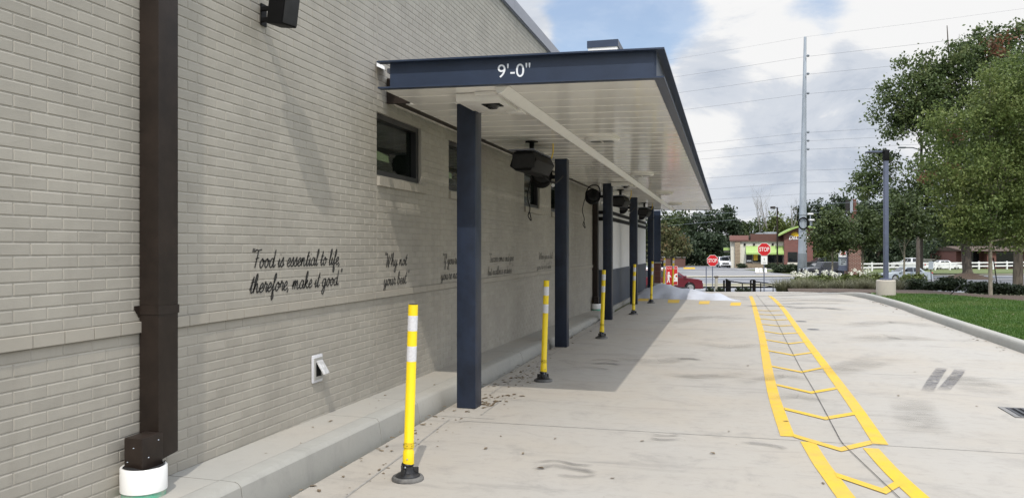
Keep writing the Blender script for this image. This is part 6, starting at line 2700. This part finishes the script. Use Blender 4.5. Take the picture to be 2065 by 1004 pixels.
    mb.box(-59 * pxx, -46 * pxx, -2, -1, -.1, 3.0)
    mb.box(-14 * pxx, 4 * pxx, -2, -1, -.1, 3.0)
    mb.box(-62 * pxx, 90 * pxx, 0, 8, -.1, 2.9)
    mb.build("wall", M.far_brick, t4)
    mb = MB()
    mb.prism([(-2.6, 2.9), (9, 2.9), (3.2, 3.7)], 'x', -64 * pxx, 92 * pxx)
    mb.build("roof", M.mulch, t4)
    for x0, x1, z0, z1 in ((-45, -16, 0, 2.8), (6, 60, .3, 2.7)):
        mb = MB()
        mb.box(x0 * pxx, x1 * pxx, -.05, -.002, z0, z1)
        mb.build("window", M.car_glass, t4)
    # white shed / truck behind the fence
    p = atz(1860, 128, STREET)
    t5 = thing("storage_shed", "white shed with flat brownish roof behind the white fence", "shed", p, TH)
    pxx = 128 / F_PX
    mb = MB()
    mb.box(-20 * pxx, 20 * pxx, 0, 4, -.1, 18 * pxx)
    mb.build("wall", M.white_panel, t5)
    mb = MB()
    mb.box(-25 * pxx, 22 * pxx, -.6, 4.5, 18 * pxx, 20 * pxx)
    mb.build("roof", M.roof_grey, t5)
    mb = MB()
    mb.box(-5 * pxx, 12 * pxx, -.05, -.003, 0, 14 * pxx)
    mb.build("door", M.roof_grey, t5)

    # white fence
    D5 = 117
    pxx = D5 / F_PX
    a = Vector(atz(1725, D5 - 4, STREET))
    b_ = Vector(atz(2085, D5 + 10, STREET + .1))
    t6 = thing("rail_fence", "white two rail fence along the far lawn", "fence", a)
    dv = (b_ - a)
    L_ = dv.length
    dv.normalize()
    mx = Matrix.Rotation(math.atan2(dv.y, dv.x), 4, 'Z')
    nposts = int(L_ / 2.9)
    for k in range(nposts + 1):
        mb = MB()
        x = k * L_ / nposts
        mb.bbox(x - .11, x + .11, -.09, .09, -.1, 1.32, .02, mx)
        mb.build("post", M.white_sign, t6)
    for z in (.50, 1.02):
        mb = MB()
        mb.box(0, L_, -.045, .045, z, z + .20, mx)
        mb.build("rail", M.white_sign, t6)

    # brick sign pillar
    D6 = 50
    pxx = D6 / F_PX
    p = atz(1719.5, D6, -1.5)
    t7 = thing("sign_pillar", "red brick monument pillar with a sign panel on its side", "sign pillar", p, TH)
    zt = CAM_H + 13 * pxx + 1.5
    mb = MB()
    mb.box(-12 * pxx, 12.5 * pxx, -.35, .35, -.2, zt - .12)
    mb.build("brick_shaft", M.pillar_brick, t7)
    mb = MB()
    mb.bbox(-13.5 * pxx, 14 * pxx, -.42, .42, zt - .12, zt, .02)
    mb.build("stone_cap", M.far_conc, t7)
    zz = lambda y: CAM_H + (500 - y) * pxx + 1.5
    mb = MB()
    mb.box(-28 * pxx, -12.1 * pxx, -.12, .12, zz(546), zz(541))
    mb.box(-13.6 * pxx, -12.1 * pxx, -.14, .14, zz(541), zz(496))
    mb.box(-28 * pxx, -13.7 * pxx, -.12, .12, zz(520.5), zz(518.5))
    mb.build("sign_frame", M.pole_blue, t7)
    mb = MB()
    mb.prism([(-27.5 * pxx, zz(518.5)), (-13.7 * pxx, zz(518.5)), (-13.7 * pxx, zz(496)), (-17 * pxx, zz(498)), (-22 * pxx, zz(504)), (-27.5 * pxx, zz(508))], 'y', -.09, .09)
    mb.build("logo_panel", M.white_sign, t7)
    mb = MB()
    for k, pts in enumerate([[(-25, 514), (-23, 511), (-21, 514), (-20, 509)], [(-20, 514), (-18.5, 510), (-17, 514)], [(-26, 513), (-19, 512.5), (-15.5, 511)], [(-24, 510), (-20, 507), (-16, 509)]]):
        q = smooth_line([(a_ * pxx, -.095, zz(b2)) for a_, b2 in pts], 5)
        mb.tube(q, .022, 5)
    mb.build("logo_script", M.red_sign, t7)
    mb = MB()
    mb.box(-27.5 * pxx, -13.7 * pxx, -.09, .09, zz(535), zz(520.7))
    mb.build("message_panel", M.galv, t7)
    mb = MB()
    for r_, (y, w) in enumerate([(524, 8), (528, 6), (532, 4)]):
        for c_ in range(int(w / 2)):
            x = -24.5 + c_ * 2.6 + (r_ % 2)
            mb.box(x * pxx, (x + 1.6) * pxx, -.096, -.0905, zz(y + 1.1), zz(y - 1.1))
    mb.build("message_letters", M.black, t7)
    mb = MB()
    mb.box(-27.5 * pxx, -13.7 * pxx, -.09, .09, zz(541), zz(535.2))
    mb.build("lower_panel", M.pole_blue, t7)

    # brown pole sign
    D8 = 118
    pxx = D8 / F_PX
    p = atz(1716, D8, STREET)
    t8 = thing("pole_sign", "tall brown box sign on a square pole above the trees", "sign", p, TH)
    zt = lambda y: CAM_H + (500 - y) * pxx - STREET
    mb = MB()
    mb.box(0, 8 * pxx, -.5, .5, -.1, zt(402))
    mb.build("pole", M.far_brick, t8)
    mb = MB()
    mb.bbox(-7.5 * pxx, -.2 * pxx, -.9, .7, zt(431), zt(403), .05)
    mb.build("sign_box", M.bronze, t8)
    mb = MB()
    mb.box(-7 * pxx, -1.5 * pxx, -.93, -.905, zt(430), zt(404))
    mb.build("sign_face", M.galv, t8)


build_far()


# ------------------------------------------------------------------ vehicles
def car(name, label, loc, rz, L_, W, prof, belt, roof, wheel_r, axles, paint, kind='suv', group=None, rail=False):
    """prof: lower body outline top side front->rear [(x,z)], belt: (xf, xr, z), roof: (xf, xr, z)"""
    t = thing(name, label, "car" if kind != 'pickup' else "pickup truck", loc, rz, group)
    h = W / 2
    zb = .22 if kind == 'sedan' else .30
    # outline with wheel arches
    low = []
    for ax in sorted(axles):
        ra = wheel_r + .06
        low.append((ax - ra, zb))
        for k in range(1, 8):
            a = math.pi - math.pi * k / 8
            low.append((ax + ra * math.cos(a), max(zb, wheel_r + ra * math.sin(a) * 1.0)))
        low.append((ax + ra, zb))
    xf = prof[0][0]
    xr = prof[-1][0]
    poly = [(xr, zb)] + low + [(xf, zb)] + list(prof)
    # dedupe close
    out = []
    for p in poly:
        if not out or (abs(p[0] - out[-1][0]) + abs(p[1] - out[-1][1])) > 1e-4:
            out.append(p)
    cz = .7
    bm = bmesh.new()
    secs = []
    for y, s in ((-h, .955), (-h + .05, .99), (-h + .16, 1.0), (h - .16, 1.0), (h - .05, .99), (h, .955)):
        secs.append([bm.verts.new((p[0] * (s if s == 1 else (1 - (1 - s) * .6)), y, cz + (p[1] - cz) * (s if p[1] > cz else 1))) for p in out])
    n = len(out)
    for i in range(len(secs) - 1):
        for k in range(n):
            bm.faces.new((secs[i][k], secs[i][(k + 1) % n], secs[i + 1][(k + 1) % n], secs[i + 1][k]))
    bm.faces.new(secs[0][::-1])
    bm.faces.new(secs[-1])
    bmesh.ops.recalc_face_normals(bm, faces=bm.faces[:])
    mb = MB()
    mb.from_bm(bm)
    mb.build("body", paint, t, smooth=35)
    # underbody / arches
    mb = MB()
    mb.box(xr + .15, xf - .15, -h + .12, h - .12, zb - .04, .62)
    mb.build("underbody", M.black_soft, t)
    # cabin
    bf, br, bz = belt
    rf, rr, rz_ = roof
    wb, wr = h - .05, h - (.20 if kind != 'jeep' else .10)
    bm = bmesh.new()
    def hexa(xs0, xs1, z0, z1, w0, w1):
        return [(xs0[0], -w0, z0), (xs0[0], w0, z0), (xs0[1], w0, z0), (xs0[1], -w0, z0), (xs1[0], -w1, z1), (xs1[0], w1, z1), (xs1[1], w1, z1), (xs1[1], -w1, z1)]
    vv = [bm.verts.new(p) for p in hexa((bf, br), (rf, rr), bz - .02, rz_, wb, wr)]
    for f in ((3, 2, 1, 0), (4, 5, 6, 7), (0, 1, 5, 4), (1, 2, 6, 5), (2, 3, 7, 6), (3, 0, 4, 7)):
        bm.faces.new([vv[i] for i in f])
    bmesh.ops.recalc_face_normals(bm, faces=bm.faces[:])
    bmesh.ops.bevel(bm, geom=bm.edges[:], offset=.05, segments=2, affect='EDGES', profile=.6)
    mb = MB()
    mb.from_bm(bm)
    mb.build("cabin", paint, t, smooth=40)
    # windows
    V = Vector
    A = [V(p) for p in hexa((bf, br), (rf, rr), bz - .02, rz_, wb, wr)]

    def pane(p00, p10, p11, p01, u0, u1, v0, v1, nm, off=.012, label=None):
        def P_(u, v):
            return p00.lerp(p10, u).lerp(p01.lerp(p11, u), v)
        nrm = (p10 - p00).cross(p01 - p00).normalized()
        c = (p00 + p10 + p11 + p01) / 4 - V((0, 0, (bz + rz_) / 2))
        cc = V(((bf + br) / 2, 0, 0))
        if nrm.dot(V((c.x - cc.x, c.y, 0))) < 0:
            nrm = -nrm
        q = [P_(u0, v0) + nrm * off, P_(u1, v0) + nrm * off, P_(u1, v1) + nrm * off, P_(u0, v1) + nrm * off]
        mb = MB()
        q2 = [p - nrm * .03 for p in q]
        mb.add(q + q2, [(0, 1, 2, 3), (7, 6, 5, 4), (0, 4, 5, 1), (1, 5, 6, 2), (2, 6, 7, 3), (3, 7, 4, 0)])
        mb.build(nm, M.car_glass, t)
    pane(A[0], A[1], A[5], A[4], .07, .93, .08, .92, "windshield")
    pane(A[3], A[2], A[6], A[7], .08, .92, .12, .9, "rear_window")
    cuts = [(.09, .40), (.43, .70), (.73, .93)] if kind in ('suv', 'jeep') else [(.12, .50), (.53, .88)]
    for side in (0, 1):
        a0, a1, a2, a3 = (A[0], A[3], A[7], A[4]) if side == 0 else (A[1], A[2], A[6], A[5])
        for u0, u1 in cuts:
            pane(a0, a1, a2, a3, u0, u1, .12, .88, "side_window")
    if rail:
        mb = MB()
        for s in (-1, 1):
            mb.tube([(rf - .1, s * (wr - .08), rz_ + .0), (rf - .25, s * (wr - .08), rz_ + .05), (rr + .2, s * (wr - .08), rz_ + .05), (rr + .1, s * (wr - .08), rz_)], .02, 6)
        mb.build("roof_rail", M.chrome, t)
    # wheels
    for ax in axles:
        for s in (-1, 1):
            mx = Matrix.Translation((ax, s * (h - .12), wheel_r)) @ Matrix.Rotation(R(90) * -s, 4, 'X')
            mb = MB()
            mb.lathe([(wheel_r * .6, -.11), (wheel_r * .93, -.115), (wheel_r, -.08), (wheel_r, .08), (wheel_r * .93, .115), (wheel_r * .66, .118)], (0, 0, 0), 24, mx)
            wv = mb.build("wheel", M.tyre, t, smooth=40)
            mb = MB()
            mb.lathe([(wheel_r * .66, .119), (wheel_r * .62, .10), (wheel_r * .60, .125), (wheel_r * .66, .128)], (0, 0, 0), 24, mx)
            mb.lathe([(.07, .10), (.06, .135)], (0, 0, 0), 12, mx)
            for k in range(5):
                rm = mx @ Matrix.Rotation(k * 2 * math.pi / 5, 4, 'Z')
                mb.box(.04, wheel_r * .62, -.035, .035, .122, .134, rm)
            mb.build("rim", M.rim, wv, smooth=40)
    # lights, grille, bumpers, mirrors
    zf = prof[1][1] - .12
    for s in (-1, 1):
        mb = MB()
        if kind == 'jeep':
            mb.lathe([(.10, 0), (.09, .03), (.02, .04)], (0, 0, 0), 16, Matrix.Translation((xf + .01, s * (h - .42), zf)) @ Matrix.Rotation(R(90), 4, 'Y'))
        else:
            mb.bbox(xf - .42, xf - .005, s * (h - .21) - .17, s * (h - .21) + .17, zf - .07, zf + .06, .03)
        mb.build("headlight", M.lamp_clear, t, smooth=40)
        mb = MB()
        mb.bbox(xr + .0, xr + .20, s * (h - .14) - .12, s * (h - .14) + .125, .82, 1.02 if kind != 'sedan' else .95, .02)
        mb.build("taillight", M.lamp_red, t, smooth=40)
        mb = MB()
        mb.bbox(bf - .28, bf - .12, s * (h + .08) - .09, s * (h + .08) + .09, bz + .0, bz + .16, .03)
        mb.build("mirror", paint, t, smooth=40)
        for dz in (0.0,):
            for xd in ((bf * .35 + br * .65), (bf * .62 + br * .38)):
                mb = MB()
                mb.bbox(xd - .09, xd + .09, s * (h + .0) - .012, s * (h + .0) + .012, bz - .16, bz - .12, .005)
                mb.build("door_handle", M.chrome if kind != 'jeep' else M.black, t)
    mb = MB()
    mb.bbox(xf - .06, xf + .012, -h + .45, h - .45, zf - .22, zf + .04, .015)
    mb.build("grille", M.black, t, smooth=40)
    mb = MB()
    mb.bbox(xf - .10, xf + .05, -h + .18, h - .18, zb - .02, zb + .16, .03)
    mb.bbox(xr - .05, xr + .10, -h + .18, h - .18, zb - .02, zb + .20, .03)
    mb.build("bumper", M.black_soft if kind != 'pickup' else M.chrome, t, smooth=40)
    if kind in ('suv', 'jeep'):
        mb = MB()
        for s in (-1, 1):
            mb.bbox(xr + .9, xf - 1.0, s * (h - .01) - .02, s * (h - .01) + .02, zb, zb + .12, .01)
        mb.build("sill", M.black_soft, t)
    if kind == 'jeep':
        mb = MB()
        for ax in axles:
            for s in (-1, 1):
                mb.bbox(ax - .52, ax + .52, s * (h + .03) - .12, s * (h + .03) + .10, wheel_r * 2 + .05, wheel_r * 2 + .12, .02)
        mb.build("fender_flare", M.black_soft, t)
        mb = MB()
        mb.lathe([(.20, -.1), (.36, -.1), (.37, .08), (.25, .1)], (0, 0, 0), 20, Matrix.Translation((xr - .12, 0, .95)) @ Matrix.Rotation(R(90), 4, 'Y'))
        mb.build("spare_wheel", M.tyre, t, smooth=40)
    if kind == 'pickup':
        mb = MB()
        mb.box(xr + .1, br - .05, -h + .12, h - .12, bz - .005, bz + .004)
        mb.build("bed_cover", M.black_soft, t)
    return t


P_SUV = [(2.55, .55), (2.50, .92), (2.2, 1.02), (1.35, 1.12), (-2.35, 1.16), (-2.52, .95), (-2.55, .5)]
P_SEDAN = [(2.35, .42), (2.30, .72), (1.9, .84), (1.1, .94), (-1.5, .98), (-2.25, .96), (-2.38, .75), (-2.40, .42)]
P_JEEP = [(2.05, .65), (2.03, 1.10), (1.95, 1.16), (.75, 1.20), (-2.0, 1.20), (-2.05, 1.1), (-2.05, .6)]
P_PICK = [(2.85, .55), (2.82, 1.10), (2.5, 1.20), (1.35, 1.25), (-2.80, 1.22), (-2.85, 1.0), (-2.88, .5)]


def build_cars():
    red = car_paint("maroon_car_paint", (0.105, 0.006, 0.016))
    white = car_paint("white_car_paint", (0.72, 0.73, 0.75))
    silver = car_paint("silver_blue_car_paint", (0.34, 0.385, 0.42))
    slate = car_paint("charcoal_car_paint", (0.030, 0.032, 0.042))
    black = car_paint("black_car_paint", (0.012, 0.013, 0.016))
    S = STREET + .006
    D = 61.5
    c = atz(1413 - 2.57 * F_PX / D, D, S)
    car("parked_car", "maroon crossover behind the red pickup sign", c, TH, 5.15, 1.98, P_SUV, (1.35, -2.2, 1.12), (.35, -1.95, 1.76), .37, (1.55, -1.45), red, 'suv', rail=True)
    c = atz(1311, 76, S)
    car("parked_car", "white hatchback car passing behind the maroon crossover", c, TH, 4.6, 1.8, P_SEDAN, (1.0, -2.1, .95), (.1, -1.6, 1.52), .33, (1.4, -1.3), white, 'suv')
    c = atz(1661, 89, S)
    car("parked_car", "dark charcoal boxy off road car beside the steel pole", c, TH + math.pi, 4.3, 1.86, P_JEEP, (.72, -1.98, 1.18), (.45, -1.95, 1.84), .41, (1.38, -1.40), slate, 'jeep')
    c = atz(1650, 103, S)
    car("parked_car", "dark sedan behind the charcoal off road car", c, TH + math.pi + .3, 4.7, 1.8, P_SEDAN, (1.0, -1.6, .94), (.25, -1.0, 1.42), .33, (1.4, -1.35), black, 'sedan')
    c = atz(1655, 126, S)
    car("parked_pickup", "black pickup truck right of the brick tower", c, TH + math.pi, 5.7, 2.0, P_PICK, (1.2, -.75, 1.22), (.55, -.65, 1.85), .40, (1.75, -1.75), black, 'pickup')
    c = atz(1825, 81, S)
    car("parked_car", "pale silver blue sedan behind the slate lamp base", c, TH + math.pi, 4.8, 1.84, P_SEDAN, (1.0, -1.75, .95), (.2, -1.05, 1.46), .34, (1.42, -1.38), silver, 'sedan')
    c = atz(1838, 121, S)
    car("parked_pickup", "white pickup truck behind the white fence", c, TH + math.pi * .5 + .5, 5.7, 2.0, P_PICK, (1.2, -.75, 1.22), (.55, -.65, 1.88), .40, (1.75, -1.75), white, 'pickup')
    c = atz(1459, 139, S)
    car("parked_car", "white sport utility car facing out of the restaurant lane", c, TH - math.pi / 2 - .12, 5.1, 2.0, P_SUV, (1.35, -2.2, 1.14), (.55, -2.1, 1.85), .38, (1.55, -1.45), white, 'suv')
    c = atz(1469, 147, S)
    car("parked_car", "second white car queued behind the white sport utility car", c, TH - math.pi / 2 - .12, 5.1, 2.0, P_SUV, (1.35, -2.2, 1.14), (.55, -2.1, 1.9), .38, (1.55, -1.45), white, 'suv')
    c = atz(1905, 124, S)
    car("parked_car", "white car roof showing above the fence left of the oak", c, TH, 4.7, 1.8, P_SEDAN, (1.0, -1.6, .94), (.25, -1.0, 1.45), .33, (1.4, -1.35), white, 'sedan')


build_cars()
